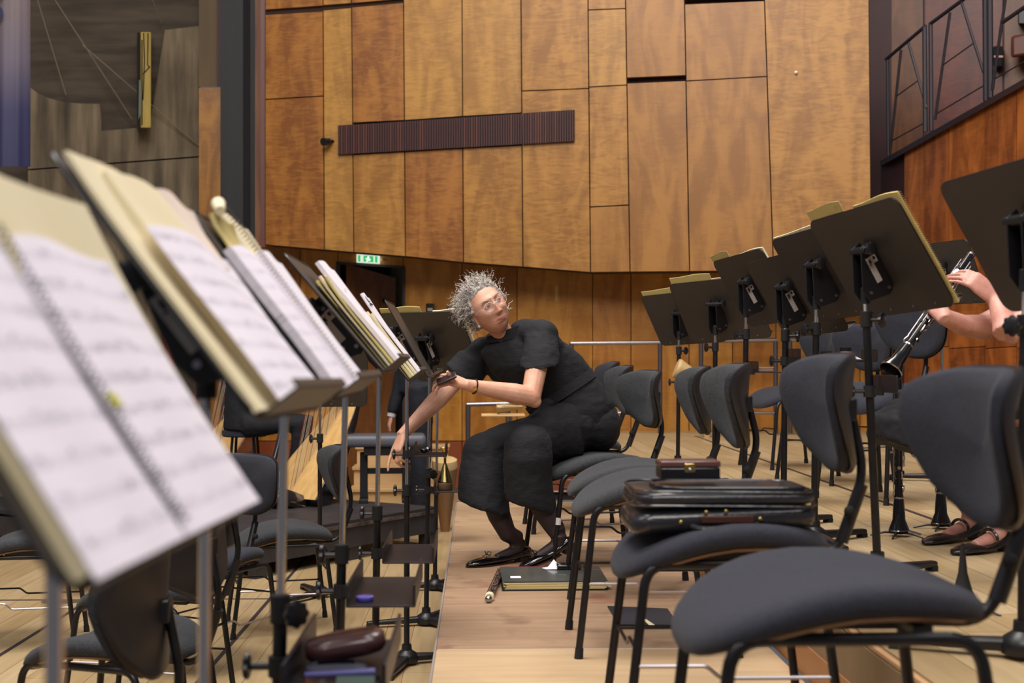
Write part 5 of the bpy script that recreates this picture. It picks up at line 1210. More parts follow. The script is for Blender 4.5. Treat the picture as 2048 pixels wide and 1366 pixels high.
# seated harpist, glimpsed between harp and pages
HPn = thing('person', 'harpist in black seated between the two harps, mostly hidden', 'person')
b = MB(); k = MB(); Yh = 9.9; X0 = (540 - 955) / F * Yh
def hp(x, y, z): return Vector((X0 + x, Yh + y, ZL + .262 + z))
b.loft([ringv(hp(-.18, 0, .55), (.12, 0, 0), (0, .16, 0)), ringv(hp(-.20, 0, .75), (.10, 0, 0), (0, .13, 0)), ringv(hp(-.18, 0, 1.0), (.09, 0, 0), (0, .17, 0)), ringv(hp(-.17, 0, 1.08), (.05, 0, 0), (0, .06, 0))]); b.capsule(hp(-.17, 0, 1.08), hp(-.15, 0, 1.18), .05, .048)
for dy in (-.11, .11):
    b.tube([hp(-.15, dy, .52), hp(.26, dy * 1.3, .52), hp(.22, dy * 1.3, .10), hp(.30, dy * 1.3, .05)], [.08, .058, .036, .03], 12)
    b.tube([hp(-.17, dy * 1.5, 1.02), hp(-.14, dy * 1.9, .78), hp(.02, dy * .5, .62)], [.048, .04, .028], 12); hand(b, hp(.02, dy * .5, .62), (.9, 0, -.1), (0, 0, 1), 1, 1., ((20, 25, 20),) * 4)
hb_ = solidify_union('body', b, .011, [M_SKIN2], HPn, 3)
HM4 = Matrix.Translation(hp(-.13, 0, 1.27)) @ Euler((0, 0, R_(-90)), 'XYZ').to_matrix().to_4x4()
q = MB(); q.add(hv, hf, HM4); ho = obj('_h', q, M_SKIN2, None, smooth=180); bmj = bmesh.new(); bmj.from_mesh(hb_.data); bmj.from_mesh(ho.data); bmj.to_mesh(hb_.data); bmj.free(); bpy.data.objects.remove(ho); hb_.data.shade_smooth()
q = MB(); q.add([Vector(v) * 1.02 for v in vs], fs, HM4); obj('hair', q, M_H3, HPn)
k.loft([ringv(hp(-.18, 0, .48), (.16, 0, 0), (0, .19, 0)), ringv(hp(-.20, 0, .75), (.13, 0, 0), (0, .16, 0)), ringv(hp(-.18, 0, 1.0), (.11, 0, 0), (0, .19, 0)), ringv(hp(-.17, 0, 1.09), (.06, 0, 0), (0, .10, 0))])
for dy in (-.11, .11):
    k.tube([hp(-.15, dy, .52), hp(.26, dy * 1.3, .53), hp(.22, dy * 1.3, .10)], [.105, .082, .07], 12); k.tube([hp(-.17, dy * 1.5, 1.02), hp(-.14, dy * 1.9, .78), hp(.0, dy * .6, .64)], [.068, .055, .04], 12)
solidify_union('black_clothes', k, .016, [M_CLOTH], HPn, 3, folds(4., .005))

bpy.data.scenes.remove(TS)

stl = thing('stool', 'black stool under the harpist on the podium', 'stool', (X0 - .18, Yh, ZL + .262))
obj('seat', MB().lathe([(.16, .43), (.17, .44), (.17, .475), (.15, .485)], 24), M_FAB2, stl)
for kq in range(4): obj('leg', MB().cyl((.15 * math.cos(kq * 1.57 + .78), .15 * math.sin(kq * 1.57 + .78), 0), (.11 * math.cos(kq * 1.57 + .78), .11 * math.sin(kq * 1.57 + .78), .432), .011, 8), M_TUBE, stl)

for Mh, pp in ((HM2, CP), (HM3, DP), (HM4, HPn)):
    for sx in (-1, 1):
        q = MB(); q.ball((sx * .031, .0705, .008), .0118, 14, Mh); e_ = obj('eye', q, M_EYE, pp)
        q = MB(); q.ball((sx * .031, .0800, .008), (.0052, .0036, .0052), 12, Mh); obj('iris', q, M_IRIS, e_)
        q = MB(); q.tube([Mh @ Vector((sx * (.016 + .032 * u), .0935 - .010 * u * u, .0285 + .006 * math.sin(u * 2.4))) for u in (0, .25, .5, .75, 1)], [.0022, .003, .003, .0024, .001], 8); obj('eyebrow', q, M_H3, pp)
    q = MB(); q.tube([Mh @ Vector((.0235 * u, .0945 - .011 * u * u, -.0665 + .004 * u * u)) for u in (-1, -.5, 0, .5, 1)], [.001, .003, .0034, .003, .001], 8); obj('lips', q, M_LIP, pp)
# ================================================================== things on and around the stands
M_LEATH = mat('bag_leather', (34, 34, 40), .32, coat=.35, bump=.15, bscale=90); M_BRASS = mat('brass', (206, 176, 110), .25, 1.); M_SIL = mat('silver_plate', (176, 170, 176), .22, 1.)
M_EBON = mat('grenadilla', (14, 13, 15), .22, coat=.6); M_MUTE = mat('mute_birch', (214, 184, 132), .5, var=(198, 164, 112), scale=6, stretch=(1, 1, .3)); M_MUTE2 = mat('mute_oak', (156, 116, 76), .55, var=(130, 92, 58), scale=6, stretch=(2, 2, .3))
# -- briefcase on its chair, reed case on top
bg = thing('briefcase', 'black leather briefcase lying on the chair of the platform row, brass studs in front', 'briefcase', (.535, 2.93, .497), R_(1))
def cushion(w, d, h, r=.05, n=6, sag=0.):
    mb = MB(); pr = []
    for k, t in enumerate((-1, -.8, -.35, .35, .8, 1)):
        ins = (.020, .006, 0, 0, .006, .020)[k]
        pr.append([(x, y, h / 2 + h / 2 * t - sag * max(0, -x / w * 2 - .35) ** 1.5) for x, y in rrect(w - 2 * ins, d - 2 * ins, r, n)])
    mb.loft(pr); return mb
def shift(mb, dx, dy, dz):
    mb.v = [(x + dx, y + dy, z + dz) for x, y, z in mb.v]; return mb
bd_ = obj('body', shift(cushion(.405, .27, .050, .04, sag=.035), 0, 0, .006), M_LEATH, bg, smooth=60)
obj('flap', shift(cushion(.395, .275, .030, .05), .004, -.002, .057), M_LEATH, bg, smooth=60); obj('front_pocket', shift(cushion(.33, .20, .012, .05), .020, -.025, .084), M_LEATH, bg, smooth=60)
for z, w, d in ((.058, .402, .280), (.088, .388, .270), (.095, .325, .196)):
    r0 = [(x + (.02 if w < .35 else .003), y - (.025 if w < .35 else .002), z + .002 * math.sin(x * 30)) for x, y in rrect(w, d, .05)]; obj('piping', MB().tube(r0 + [r0[0]], .0032, 6), M_LEATH, bg)
for x, z in ((-.045, .045), (-.002, .047), (-.10, .024), (-.075, .014), (.072, .030)): obj('stud', MB().ball((x, -.139, z), (.0052, .003, .0052), 12), M_BRASS, bg)
obj('handle', MB().tube(bend([(-.075, -.140, .014), (-.06, -.165, .012), (.05, -.166, .016), (.065, -.140, .020)], .015, 4), .006, 8), M_LEATH, bg); obj('handle_grip', MB().box((.0, -.141, .030), (.115, .006, .016)), mat('brown_grip', (74, 40, 32), .4), bg, bevel=.002)
rc = thing('reed_case', 'small brown lidded case with a brass clasp on top of the briefcase', 'case', (.470, 2.90, .606), R_(1))
obj('case_body', MB().box((0, 0, .013), (.132, .075, .026)), M_EBON, rc, bevel=.003); obj('lid', MB().box((0, 0, .034), (.134, .077, .014)), mat('brown_lid', (96, 62, 58), .3, coat=.4), rc, bevel=.003)
cl = obj('clasp', MB().box((-.002, -.040, .026), (.024, .004, .020)), M_BRASS, rc, bevel=.002); obj('clasp_button', MB().ball((-.002, -.0425, .022), .0045, 12), M_SIL, cl)

# -- flute lying on the deck
f0, f1 = G(1003, 1140, .014), G(977, 1198, .014); fl = thing('flute', 'silver keyed flute lying on the worn deck pointing at the camera', 'flute', f1); d = (f0 - f1); L_ = d.length; d.normalize(); lat = Vector((d.y, -d.x, 0))
obj('tube', MB().tube([Vector((0, 0, 0)), d * L_], .0105, 16), M_SIL, fl)
kk = random.Random(3)
for i in range(17):
    t_ = .10 + i * (L_ - .14) / 17; off = lat * kk.choice((-.006, .004, .009)) + Vector((0, 0, .0125))
    obj('key', MB().cyl(d * t_ + off, d * t_ + off + Vector((0, 0, .004)), .0075 if i % 3 else .0055, 12), M_SIL, fl)
for s_ in (-1, 1): obj('key_rod', MB().tube([d * .09 + lat * .012 * s_ + Vector((0, 0, .008)), d * (L_ - .05) + lat * .012 * s_ + Vector((0, 0, .008))], .002, 6), M_SIL, fl)
for i in range(6): obj('post', MB().ball(d * (.10 + .1 * i) + lat * .012 + Vector((0, 0, .009)), .0038, 8), M_SIL, fl)
obj('cream_ring', MB().tube([d * .028, d * .062], .0165, 18), M_CREAM, fl, bevel=.003); obj('end_cap', MB().ball(d * -.002, (.013, .013, .013), 16), M_SIL, fl)

# -- folders on the deck
fo = thing('folder_pile', 'pile of yellowed parts between grey-green covers on the worn deck', 'folder', (.29, 5.06, 0), R_(1))
obj('bottom_cover', MB().box((.0, 0, .0025), (.40, .31, .004)), M_INK, fo); yl = M_YEL
for i in range(6):
    z = .006 + .0042 * i; sx = (.0, .006, -.004, .008, .002, -.003)[i]
    obj('part_booklet', MB().hexa([(-.19 + sx, -.15, z), (.19 + sx, -.15, z), (.195 + sx, .15, z), (-.19 + sx, .15, z)], [(-.19 + sx, -.15, z + .003), (.19 + sx, -.15, z + .003 + .001 * (i % 2)), (.195 + sx, .15, z + .003), (-.19 + sx, .15, z + .003)]), yl if i % 2 == 0 else M_CREAM, fo, smooth=0)
obj('loose_leaf', MB().hexa([(.15, -.15, .026), (.215, -.15, .012), (.20, .14, .014), (.15, .15, .03)], [(.15, -.15, .027), (.215, -.15, .013), (.20, .14, .015), (.15, .15, .031)]), M_CREAM, fo, smooth=0)
cv = obj('top_cover', MB().hexa([(-.198, -.150, .034), (.20, -.150, .033), (.20, .155, .040), (-.198, .155, .040)], [(-.198, -.150, .0365), (.20, -.150, .0355), (.20, .155, .0425), (-.198, .155, .0425)]), mat('grey_green_cover', (84, 88, 84), .3, var=(70, 74, 72), scale=4, coat=.4), fo, smooth=0)
obj('cover_label', MB().hexa([(-.165, -.09, .0385), (-.125, -.09, .0385), (-.125, -.05, .0392), (-.165, -.05, .0392)], [(-.165, -.09, .039), (-.125, -.09, .039), (-.125, -.05, .0397), (-.165, -.05, .0397)]), M_PAPER, cv); obj('red_edge', MB().box((0, .156, .0415), (.396, .004, .003)), mat('red_cloth_edge', (150, 40, 54), .6), cv)
pc = thing('pencil_case', 'flat black case resting on the grey-green folder under the chair', 'case', (.375, 5.17, .044), R_(3)); obj('case_body', MB().box((0, 0, .008), (.125, .075, .016)), M_EBON, pc, bevel=.003); obj('case_label', MB().box((.02, -.01, .0164), (.012, .010, .0006)), M_PAPER, pc)
ti = MB(); ti.add([(.0, .0, .0), (.035, -.02, .001), (.045, .02, .004), (.02, .045, .03), (-.005, .02, .004), (-.03, .0, .003), (-.012, -.02, .0)], [(0, 1, 2), (0, 2, 3), (0, 3, 4), (0, 4, 5), (0, 5, 6), (0, 6, 1), (6, 1, 2), (6, 2, 3), (6, 3, 4), (6, 4, 5)])
o = obj('tissue', ti, M_PAPER, smooth=0, M=TM((.285, 5.16, .043), 0)); tag(o, 'crumpled white tissue on the folder beside the black case', 'tissue')
q4 = [G(x, y, .002) for x, y in ((1215, 1214), (1335, 1219), (1358, 1252), (1238, 1251))]
bf = tag(obj('card_folder', MB().hexa([p + Vector((0, 0, .004)) for p in q4], q4), mat('navy_card', (34, 36, 46), .5), smooth=0), 'flat black card folder lying under the chairs near the pale deck', 'folder')
obj('pale_lining', MB().hexa([G(x, y, .0075) for x, y in ((1285, 1238), (1292, 1238), (1310, 1250), (1298, 1250))], [G(x, y, .006) for x, y in ((1285, 1238), (1292, 1238), (1310, 1250), (1298, 1250))]), M_CREAM, bf)

# -- trays
tn = thing('round_tin', 'small round purple tin on the tray of the fourth left stand', 'tin', P(706, 1196, 3.02)); tn.location.z = .3035; tn.location.x += .022; tn.location.y += .06
obj('tin_base', MB().lathe([(.020, 0), (.021, .002), (.021, .006)], 24), mat('tin_violet', (74, 70, 176), .25, coat=.6), tn); obj('tin_lid', MB().lathe([(.0215, .006), (.0215, .010), (.016, .0125)], 24), mat('tin_lilac', (112, 98, 190), .2, coat=.8), tn)
X3 = -.345 + .035 + .0775 + .012
lc = thing('leather_case', 'rounded dark brown leather case leaning in the tray of the third left stand', 'case', M=TM((X3 + .0, 2.20, .385), R_(6), 0, R_(-9)))
obj('case_body', shift(cushion(.135, .10, .038, .035), 0, 0, -.012), mat('oxblood_leather', (70, 40, 40), .3, coat=.4), lc, smooth=60)
tag(obj('marker_pen', MB().tube([(X3 - .055, 2.09, .366), (X3 + .055, 2.11, .366)], [.006, .0075], 10), mat('pen_violet', (86, 84, 150), .35)), 'violet pen in front of the brown leather case in the tray', 'pen')
ph = thing('phone', 'black phone with a lit edge at the near end of the third stand\'s tray', 'phone', (X3 + .01, 2.045, .3605), R_(4)); obj('phone_body', MB().box((0, 0, .004), (.12, .065, .008)), M_EBON, ph, bevel=.002); obj('screen', MB().box((.02, 0, .0085), (.06, .055, .001)), mat('screen_grey_green', (88, 108, 100), .2), ph)
tag(obj('dark_pouch', cushion(.10, .06, .016, .02), mat('pouch_blue_black', (34, 36, 52), .6), M=TM((X3 - .01, 2.135, .3605), R_(8)), smooth=60), 'dark blue soft pouch beside the brown leather case in the tray', 'pouch')
mt = thing('mouthpiece_clip', 'small black and silver mouthpiece clip on the tray beside the woman\'s hanging hand', 'clip', P(848, 905, 5.42)); mt.location.z = .482
obj('clip_body', MB().ball((0, 0, .012), (.016, .014, .012), 14), M_EBON, mt); obj('silver_cap', MB().ball((.016, .01, .016), (.010, .010, .012), 14), M_SIL, mt); obj('silver_screw', MB().cyl((.006, -.014, .02), (.006, -.006, .02), .004, 8), M_SIL, mt)
tx = P(890, 975, 6.25); bm_ = thing('brass_mute', 'brass funnel mute standing on the tray left of the woman\'s knee', 'mute', (tx.x, tx.y, .2495))
obj('cork_ring', MB().lathe([(.034, 0), (.036, .004), (.036, .030), (.032, .034)], 24), mat('cork_brown', (120, 88, 60), .7), bm_); obj('cone', MB().lathe([(.034, .034), (.036, .038), (.010, .118), (.006, .128), (.0065, .150)], 28), mat('aged_brass', (168, 148, 96), .22, 1.), bm_); obj('cup', MB().lathe([(.0065, .150), (.010, .165), (.024, .196), (.026, .200), (.022, .198), (.004, .165)], 28, cap=False), M_BRASS, bm_)
def wood_mute(label, loc, h, r, rx=0, ry=0, sticker=False):
    t = thing('horn_mute', label, 'mute', M=TM(loc, 0, rx, ry)); mb = MB().lathe([(r * .30, 0), (r * .34, .006), (r * .98, h * .86), (r, h * .88)], 28); c_ = obj('cone', mb, M_MUTE2 if sticker else M_MUTE, t)
    obj('end_disc', MB().lathe([(r, h * .88), (r * 1.02, h * .90), (r * .96, h * .985), (r * .80, h)], 28), M_MUTE, t)
    if sticker: obj('red_sticker', MB().cyl((0, -r * .80, h * .66), (0, -r * .80 - .006, h * .66 - .0), .020, 16), mat('sticker_red', (196, 62, 60), .5), c_)
    return t
g = G(890, 1063, ZL); wood_mute('tall wooden mute with a red round sticker behind the stands, narrow end down', (g.x, g.y, ZL), .56, .095, R_(12), 0, True)
g = G(1404, 872, ZR); wood_mute('tall blond wooden mute by the back wall, narrow end on the floor', (g.x, g.y - .25, ZR), .46, .085)
wood_mute('blond wooden mute lying on the farthest right stand\'s tray', P(1404, 757, 7.72) + Vector((.0, 0, .0)), .17, .060, 0, R_(-68))
# small things on the right trays
tb = thing('wooden_tablet', 'pale wooden tablet on a thin post behind the woman\'s arm', 'table', (.165, 8.4, ZL)); z = P(1000, 830, 8.4).z - ZL
obj('board', MB().box((0, 0, z), (.28, .22, .012)), M_MUTE, tb, bevel=.003); obj('post', MB().cyl((.04, 0, .02), (.04, 0, z - .006), .012, 12), M_TUBE, tb); obj('socket', MB().cyl((.04, 0, z - .05), (.04, 0, z - .006), .022, 12), M_STEEL, tb)
for k in range(3): obj('leg', MB().cyl((.04, 0, .06), (.04 + .22 * math.cos(k * 2.09 + .4), .22 * math.sin(k * 2.09 + .4), .012), .010, 8), M_TUBE, tb)
tag(obj('horn_mute', MB().lathe([(.030, 0), (.034, .01), (.030, .05), (.014, .13), (.012, .17)], 24, TM((.12, 8.36, z + ZL + .042), 0, 0, R_(86))), mat('tube_bronze', (140, 116, 76), .35, .4)), 'bronze coloured tube mute lying on the pale wooden tablet', 'mute')
jr = thing('jar', 'small black-lidded jar on the high right tray', 'jar', (1.42, 4.98, .8685)); obj('glass', MB().lathe([(.020, 0), (.021, .003), (.021, .034), (.018, .038)], 20), mat('jar_glass', (150, 160, 160), .1, coat=.5), jr); obj('lid', MB().lathe([(.022, .036), (.022, .050), (.018, .051)], 20), M_BLK, jr)
ti2 = MB(); ti2.add([(x * .9, y * .9, z * 1.1) for x, y, z in ti.v], ti.f); tag(obj('tissue', ti2, M_PAPER, smooth=0, M=TM((1.48, 5.02, .869), R_(120))), 'crumpled white tissue on the high right tray next to the jar', 'tissue')
tag(obj('leather_box', MB().box((0, 0, .018), (.06, .05, .036)), mat('dark_brown_box', (56, 36, 30), .4), M=TM((1.36, 5.08, .869), .2), bevel=.005), 'dark brown little box left of the jar on the high right tray', 'box')
rb = thing('reed_box', 'reed box with a teal lid on the lower right tray', 'box', (1.285, 5.80, .8185)); obj('box_body', MB().box((0, 0, .008), (.075, .05, .016)), mat('tan_box', (150, 112, 92), .5), rb, bevel=.002); obj('lid', MB().box((0, 0, .018), (.077, .052, .004)), mat('teal_lid', (110, 160, 150), .4), rb, bevel=.001)
cbm = MB(); rr = random.Random(4); pts = [(1.36 + rr.random() * .09, 5.76 + rr.random() * .08, .822 + rr.random() * .03) for _ in range(16)]; cbm.tube(bend(pts, .02, 3), .0028, 6); tag(obj('cable', cbm, M_RUB), 'tangled thin black cable on the lower right tray', 'cable')
cpt = thing('wooden_cup', 'small brown round pot on the tray below the clarinet bell', 'pot', (1.36, 3.92, .7785)); obj('pot', MB().lathe([(.013, 0), (.015, .004), (.014, .026), (.010, .028)], 20), mat('cup_brown', (120, 74, 52), .5), cpt)

# -- clarinets
def clarinet(label, a, b, keys=44, seed=1, bell=.040, name='clarinet'):
    a, b = Vector(a), Vector(b); d = (b - a); L_ = d.length; M = frame(a, d, (0, -1, .3)) @ Matrix(((0, 0, 1, 0), (0, 1, 0, 0), (-1, 0, 0, 0), (0, 0, 0, 1)))
    t = thing(name, label, 'clarinet', M=M); r = .0135          # local z runs from the top joint to the bell
    obj('upper_joint', MB().lathe([(r * .8, 0), (r, .01), (r, L_ * .42), (r * 1.1, L_ * .425), (r * 1.1, L_ * .45)], 20), M_EBON, t)
    obj('lower_joint', MB().lathe([(r * 1.08, L_ * .45), (r, L_ * .47), (r * 1.12, L_ * .76), (r * 1.35, L_ * .80)], 20), M_EBON, t)
    obj('bell', MB().lathe([(r * 1.35, L_ * .80), (r * 1.6, L_ * .86), (bell * .62, L_ * .93), (bell * .95, L_ * .985), (bell, L_), (bell * .93, L_ * 1.0), (bell * .55, L_ * .93), (.012, L_ * .84)], 28, cap=False), M_EBON, t)
    for z, rr_ in ((L_ * .445, r * 1.16), (L_ * .795, r * 1.42), (L_ * .012, r * 1.05)): obj('ring', MB().lathe([(rr_ * .9, z - .004), (rr_, z - .003), (rr_, z + .003), (rr_ * .9, z + .004)], 20), M_SIL, t)
    obj('bell_ring', MB().lathe([(bell, L_ - .004), (bell * 1.03, L_ - .001), (bell * .96, L_ + .001)], 28, cap=False), M_SIL, t)
    rn = random.Random(seed)
    for i in range(keys):
        z = L_ * (.05 + .72 * i / keys); an = rn.random() * 6.28; c_ = Vector((math.cos(an), math.sin(an), 0)); p = c_ * (r * 1.22) + Vector((0, 0, z))
        obj('key', MB().cyl(p, p + c_ * .0035, .0068 if i % 3 else .009, 12), M_SIL, t)
    for an in (-1.7, -.6, .5, 1.6, 2.7):
        c_ = Vector((math.cos(an), math.sin(an), 0)) * (r * 1.5); obj('key_rod', MB().tube([c_ + Vector((0, 0, L_ * .08)), c_ + Vector((0, 0, L_ * (.74 if an < -1 else .6)))], .0022, 6), M_SIL, t)
    for i in range(5):
        z = L_ * (.3 + .11 * i); an = -1.3 + 1.4 * i; c_ = Vector((math.cos(an), math.sin(an), 0)); obj('lever', MB().tube([c_ * (r * 1.5) + Vector((0, 0, z)), c_ * (r * 1.9) + Vector((.006, 0, z + .02)), c_ * (r * 1.3) + Vector((.012, 0, z + .035))], .0026, 6), M_SIL, t)
    return t
clarinet('black clarinet with silver keys held slanting down by the player', P(1944, 508, 4.47), P(1781, 742, 4.27), seed=2, bell=.041)
def peg(loc):
    out = MB(); return out
g = G(1798, 1073, ZR)
c2 = clarinet('black clarinet standing upright on a floor peg behind the second right stand pole', (g.x, g.y, ZR + .62), (g.x, g.y, ZR + .022), seed=5, bell=.038)
def peg_stand(label, x, y, cone=True):
    t = thing('instrument_peg', label, 'instrument stand', (x, y, ZR))
    for k in range(5):
        a = k * 2 * math.pi / 5 + .4; obj('leg', MB().tube([(0, 0, .016), (.05 * math.cos(a), .05 * math.sin(a), .016), (.105 * math.cos(a), .105 * math.sin(a), .003)], [.006, .005, .003], 6), M_BLK if k else M_STEEL, t)
    if cone: obj('cone', MB().lathe([(.034, .028), (.036, .034), (.024, .055), (.012, .10), (.006, .165), (.004, .178)], 24), M_RUB, t)
    else: obj('hub', MB().lathe([(.018, .010), (.018, .020)], 16), M_RUB, t)
    return t
peg_stand('folding peg under the upright clarinet', g.x, g.y, False)
g3_ = G(1882, 1058, ZR); clarinet('second clarinet on the floor, its bell just showing beside the chair back', (g3_.x, g3_.y, ZR + .60), (g3_.x, g3_.y, ZR + .022), seed=9, bell=.038); peg_stand('folding peg under the second floor clarinet', g3_.x, g3_.y, False)
g4 = G(1926, 1222, ZR); peg_stand('empty black cone-shaped instrument peg on the floor near the right stand base', g4.x, g4.y, True)
gb = thing('water_bottle', 'lime green and black bottle at the right edge of the frame', 'bottle', P(2046, 775, 5.3)); obj('bottle_body', MB().lathe([(.034, 0), (.036, .01), (.036, .05), (.030, .07), (.014, .085)], 20), mat('lime', (124, 190, 36), .35), gb); obj('cap', MB().lathe([(.016, .085), (.016, .11), (.012, .112)], 16), M_BLK, gb)
hs = gb.location; tb2 = thing('side_table', 'small black table at the right edge under the green bottle', 'table', (hs.x, hs.y, ZR)); obj('tabletop', MB().box((.05, 0, hs.z - ZR - .008), (.34, .26, .014)), M_BLK, tb2, bevel=.003)
for i in (-1, 1):
    for j in (-1, 1): obj('leg', MB().cyl((.05 + .14 * i, .1 * j, 0), (.05 + .13 * i, .09 * j, hs.z - ZR - .012), .010, 8), M_TUBE, tb2)

# -- steel railings at the back
def railing(label, x0, x1, ytop, ylow, Y, zf, posts, mid=None):
    a = P(x0, ytop, Y); b = P(x1, ytop - 2, Y); t = thing('steel_railing', label, 'railing', (a.x, Y, zf)); o_ = Vector((a.x, Y, zf))
    obj('top_rail', MB().tube([a - o_, b - o_], .019, 12), M_STEEL, t)
    if mid: p, q = P(x0, mid, Y), P(x1, mid, Y); obj('mid_rail', MB().tube([p - o_, q - o_], .013, 10), M_STEEL, t)
    for x in posts:
        p = P(x, ytop, Y); obj('post', MB().tube([Vector((p.x, Y, zf)) - o_, p - o_], .021, 10), mat('grey_post', (84, 78, 84), .45, .5), t)
railing('steel railing on the upper floor right behind the woman', 1141, 1322, 687, 826, 11.6, ZR, (1143, 1320), 826)
railing('steel railing behind the third and fourth right stands', 1398, 1552, 682, 826, 11.62, ZR, (1402, 1551), 826)
railing('steel railing behind the navy chairs at the right', 1578, 1800, 680, 826, 11.64, ZR, (1580, 1797), 826)
railing('low steel railing on the lower floor behind the woman\'s forearm', 934, 1018, 809, None, 10.9, ZL, (936, 1016))

# -- podium with bench, steps
u = Vector((.566, .825, 0)); v = Vector((-.825, .566, 0)); A0 = Vector((-.29, 9.0, 0)); B0 = A0 - u * 1.75
pod = thing('podium', 'low black scuffed podium carrying the padded bench', 'podium', (B0.x, B0.y, ZL))
PD = 3.1; Mp = Matrix(((u.x, v.x, 0, 0), (u.y, v.y, 0, 0), (0, 0, 1, 0), (0, 0, 0, 1)))
M_POD = mat('scuffed_black_ply', (52, 48, 50), .6, var=(40, 37, 40), scale=8); M_EDGE = mat('scuffed_edge', (96, 82, 70), .7, var=(44, 38, 36), scale=14)
obj('top_board', MB().box((.875, PD / 2, .245), (1.75, PD, .03), Mp), M_POD, pod, bevel=.004); obj('edge_trim', MB().box((.875, -.004, .225), (1.74, .012, .022), Mp), M_EDGE, pod); obj('side_board', MB().box((.875, .012, .15), (1.75, .024, .13), Mp), M_POD, pod)
obj('side_board', MB().box((1.74, PD / 2, .15), (.024, PD - .04, .13), Mp), M_POD, pod); obj('side_board', MB().box((.0, PD / 2, .15), (.024, PD - .04, .13), Mp), M_POD, pod); obj('side_board', MB().box((.875, PD - .01, .15), (1.75, .024, .13), Mp), M_POD, pod)
for x in (.06, .9, 1.70):
    for y in (.04, PD - .05): obj('foot', MB().box((x, y, .045), (.10, .06, .09), Mp), M_POD, pod)
be = thing('padded_bench', 'grey padded piano bench on the black podium', 'bench', (P(770, 880, 9.35).x, 9.35, ZL + .26), R_(4)); zt = P(770, 868, 9.35).z - (ZL + .26)
obj('cushion', shift(cushion(.58, .34, .085, .03), 0, 0, zt - .085), mat('grey_vinyl', (84, 86, 94), .45), be, smooth=60); obj('apron', MB().box((0, 0, zt - .115), (.30, .26, .06)), M_BLK, be, bevel=.004)
for x in (-.15, .15):
    obj('leg_column', MB().box((x, 0, (zt - .14) / 2 + .02), (.055, .09, zt - .16)), M_BLK, be, bevel=.003); obj('foot_bar', MB().box((x, 0, .014), (.06, .34, .028)), M_BLK, be, bevel=.003)
obj('cross_bar', MB().box((0, 0, (zt) * .45), (.30, .03, .04)), M_BLK, be)
sp_ = thing('wooden_steps', 'pale wooden steps against the red skirting left of the woman', 'steps', (-.66, 11.35, ZL)); M_STP = mat('step_birch', (206, 170, 120), .5, var=(190, 152, 102), scale=4, stretch=(.4, 2, 2))
for i, (z0, z1, dy) in enumerate(((0, .18, -.28), (.18, .34, -.0), (.34, .50, .28))):
    obj('riser_board', MB().box((0, dy, z1 / 2), (.80, .28, z1 - .03)), M_STP, sp_, smooth=0); obj('tread', MB().box((0, dy - .012, z1), (.83, .31, .03)), M_STP, sp_, bevel=.005)

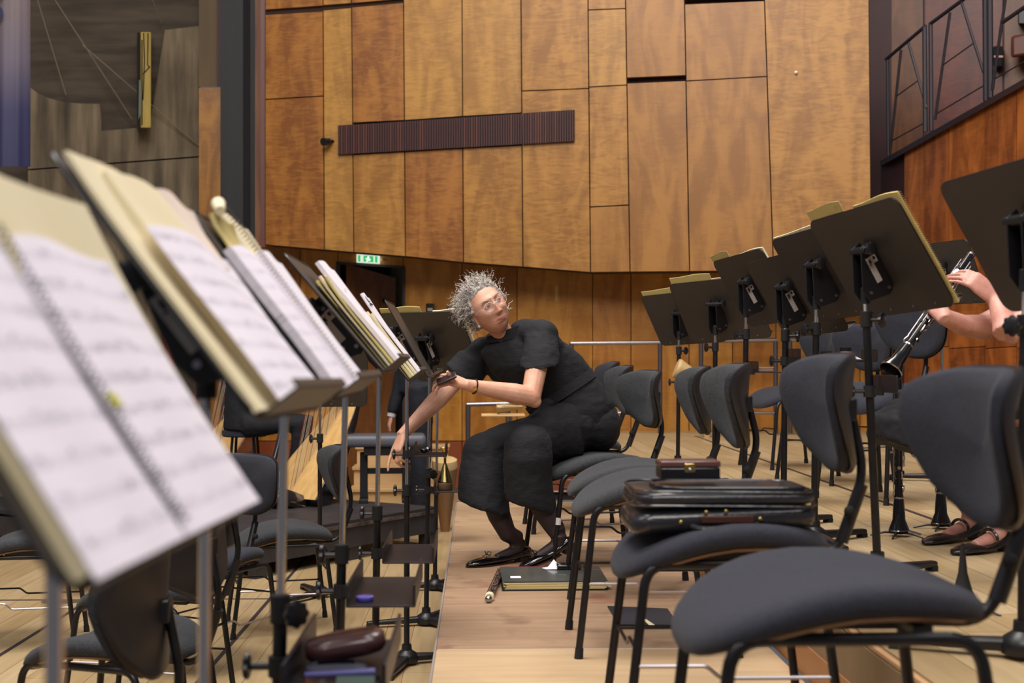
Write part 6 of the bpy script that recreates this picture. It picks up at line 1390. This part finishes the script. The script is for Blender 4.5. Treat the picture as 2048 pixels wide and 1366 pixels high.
# -- harps
def harp(label, base, sc, side_mat, rz=0):
    t = thing('concert_harp', label, 'harp', M=TM(base, rz) @ TM((0, 0, 0), 0, 0, R_(20)) @ Matrix.Diagonal((sc, sc, sc, 1)))
    M_SND = MATS.get('soundboard') or mat('soundboard', (222, 182, 118), .35, var=(208, 164, 100), scale=5, stretch=(6, 6, .4), coat=.3)
    # local x towards the player's shoulder, z up; box leans
    cen = [(.10, .10), (.16, .28), (.25, .50), (.345, .72), (.44, .95), (.50, 1.10)]
    wid = [.31, .30, .26, .21, .15, .10]; bx_ = MB(); rings = []
    for (x, z), w in zip(cen, wid):
        n_ = Vector((.88, 0, -.42)); f = Vector((x, 0, z)); rings.append([f + Vector((0, -w, 0)), f + Vector((0, w, 0)), f + n_ * w * .75 + Vector((0, w * .8, 0)), f + n_ * w * 1.1 + Vector((0, w * .35, 0)), f + n_ * w * 1.1 + Vector((0, -w * .35, 0)), f + n_ * w * .75 + Vector((0, -w * .8, 0))])
    bx_.loft(rings); obj('soundbox', bx_, side_mat, t, bevel=.006, smooth=50)
    sb = MB(); sb.loft([[Vector((x - .006, -w * .96, z)), Vector((x - .006, w * .96, z)), Vector((x + .002, w * .96, z)), Vector((x + .002, -w * .96, z))] for (x, z), w in zip(cen, wid)]); s_ = obj('soundboard', sb, M_SND, t, smooth=0)
    obj('string_rib', MB().tube([(x - .010, 0, z) for x, z in cen], .006, 6), M_MUTE, s_)
    obj('base', MB().loft([ringv((.02, 0, z), (.24 * k, 0, 0), (0, .20 * k, 0), 24, .8) for z, k in ((.0, .96), (.03, 1), (.08, .98), (.13, .82))]), side_mat, t)
    for k in range(4): obj('pedal', MB().box((-.16 + .11 * k, -.21, .035), (.018, .07, .010)), M_BRASS, t)
    obj('column', MB().lathe([(.036, 0), (.030, .05), (.026, .15), (.024, 1.18), (.034, 1.22), (.040, 1.30), (.020, 1.36)], 18, TM((-.17, 0, .10))), side_mat, t)
    obj('neck', MB().tube([(-.17, 0, 1.36), (-.05, 0, 1.40), (.10, 0, 1.30), (.25, 0, 1.14), (.38, 0, 1.10), (.50, 0, 1.14)], [.030, .045, .042, .036, .040, .034], 10), side_mat, t)
    red = mat('string_red', (150, 30, 40), .5); wht = mat('string_gut', (196, 178, 150), .5); blk = mat('string_black', (40, 34, 40), .5)
    for k in range(30):
        f = k / 29; i = min(4, int(f * 5)); g_ = f * 5 - i; x0 = cen[i][0] + (cen[i + 1][0] - cen[i][0]) * g_; z0 = cen[i][1] + (cen[i + 1][1] - cen[i][1]) * g_
        x1 = -.10 + .58 * f; z1 = 1.36 - .26 * min(1, f * 1.6) + (.02 if f > .8 else 0); obj('string', MB().tube([(x0 - .01, 0, z0), (x1 * .55 + (x0 - .01) * .45, 0, z1)], .0016, 4), red if k % 7 == 0 else blk if k % 7 == 3 else wht, t)
    return t
M_HB = mat('harp_black', (28, 22, 26), .25, coat=.7); M_HR = mat('harp_mahogany', (116, 44, 34), .3, coat=.6)
harp('black concert harp with pale soundboard behind the left stands', (P(556, 990, 9.0).x, 9.0, ZL + .262), .84, M_HB, R_(52))
harp('red-brown concert harp farther left, glimpsed between the sheet music', (P(372, 980, 10.4).x, 10.4, ZL + .262), .92, M_HR, R_(50))
hst = stand('harpist\'s music stand seen from behind under the third stand\'s ledge', P(640, 900, 7.0).x, 7.0, ZL, .78, 24, 96, .45, 200, group=gL)
M_RP = mat('red_pipe_paint', (128, 44, 34), .6, var=(108, 34, 28), scale=4)
tag(obj('red_hanging', MB().loft([ringv(WC.at(x, y, .25), (w, 0, 0), (0, .06, 0), 14) for x, y, w in ((322, 430, .055), (326, 560, .06), (327, 620, .062), (330, 640, .05), (340, 700, .055), (345, 800, .05), (345, 940, .05))]), M_RP), 'dark red cloth-like pipe running down the concrete wall between two scores', 'pipe')
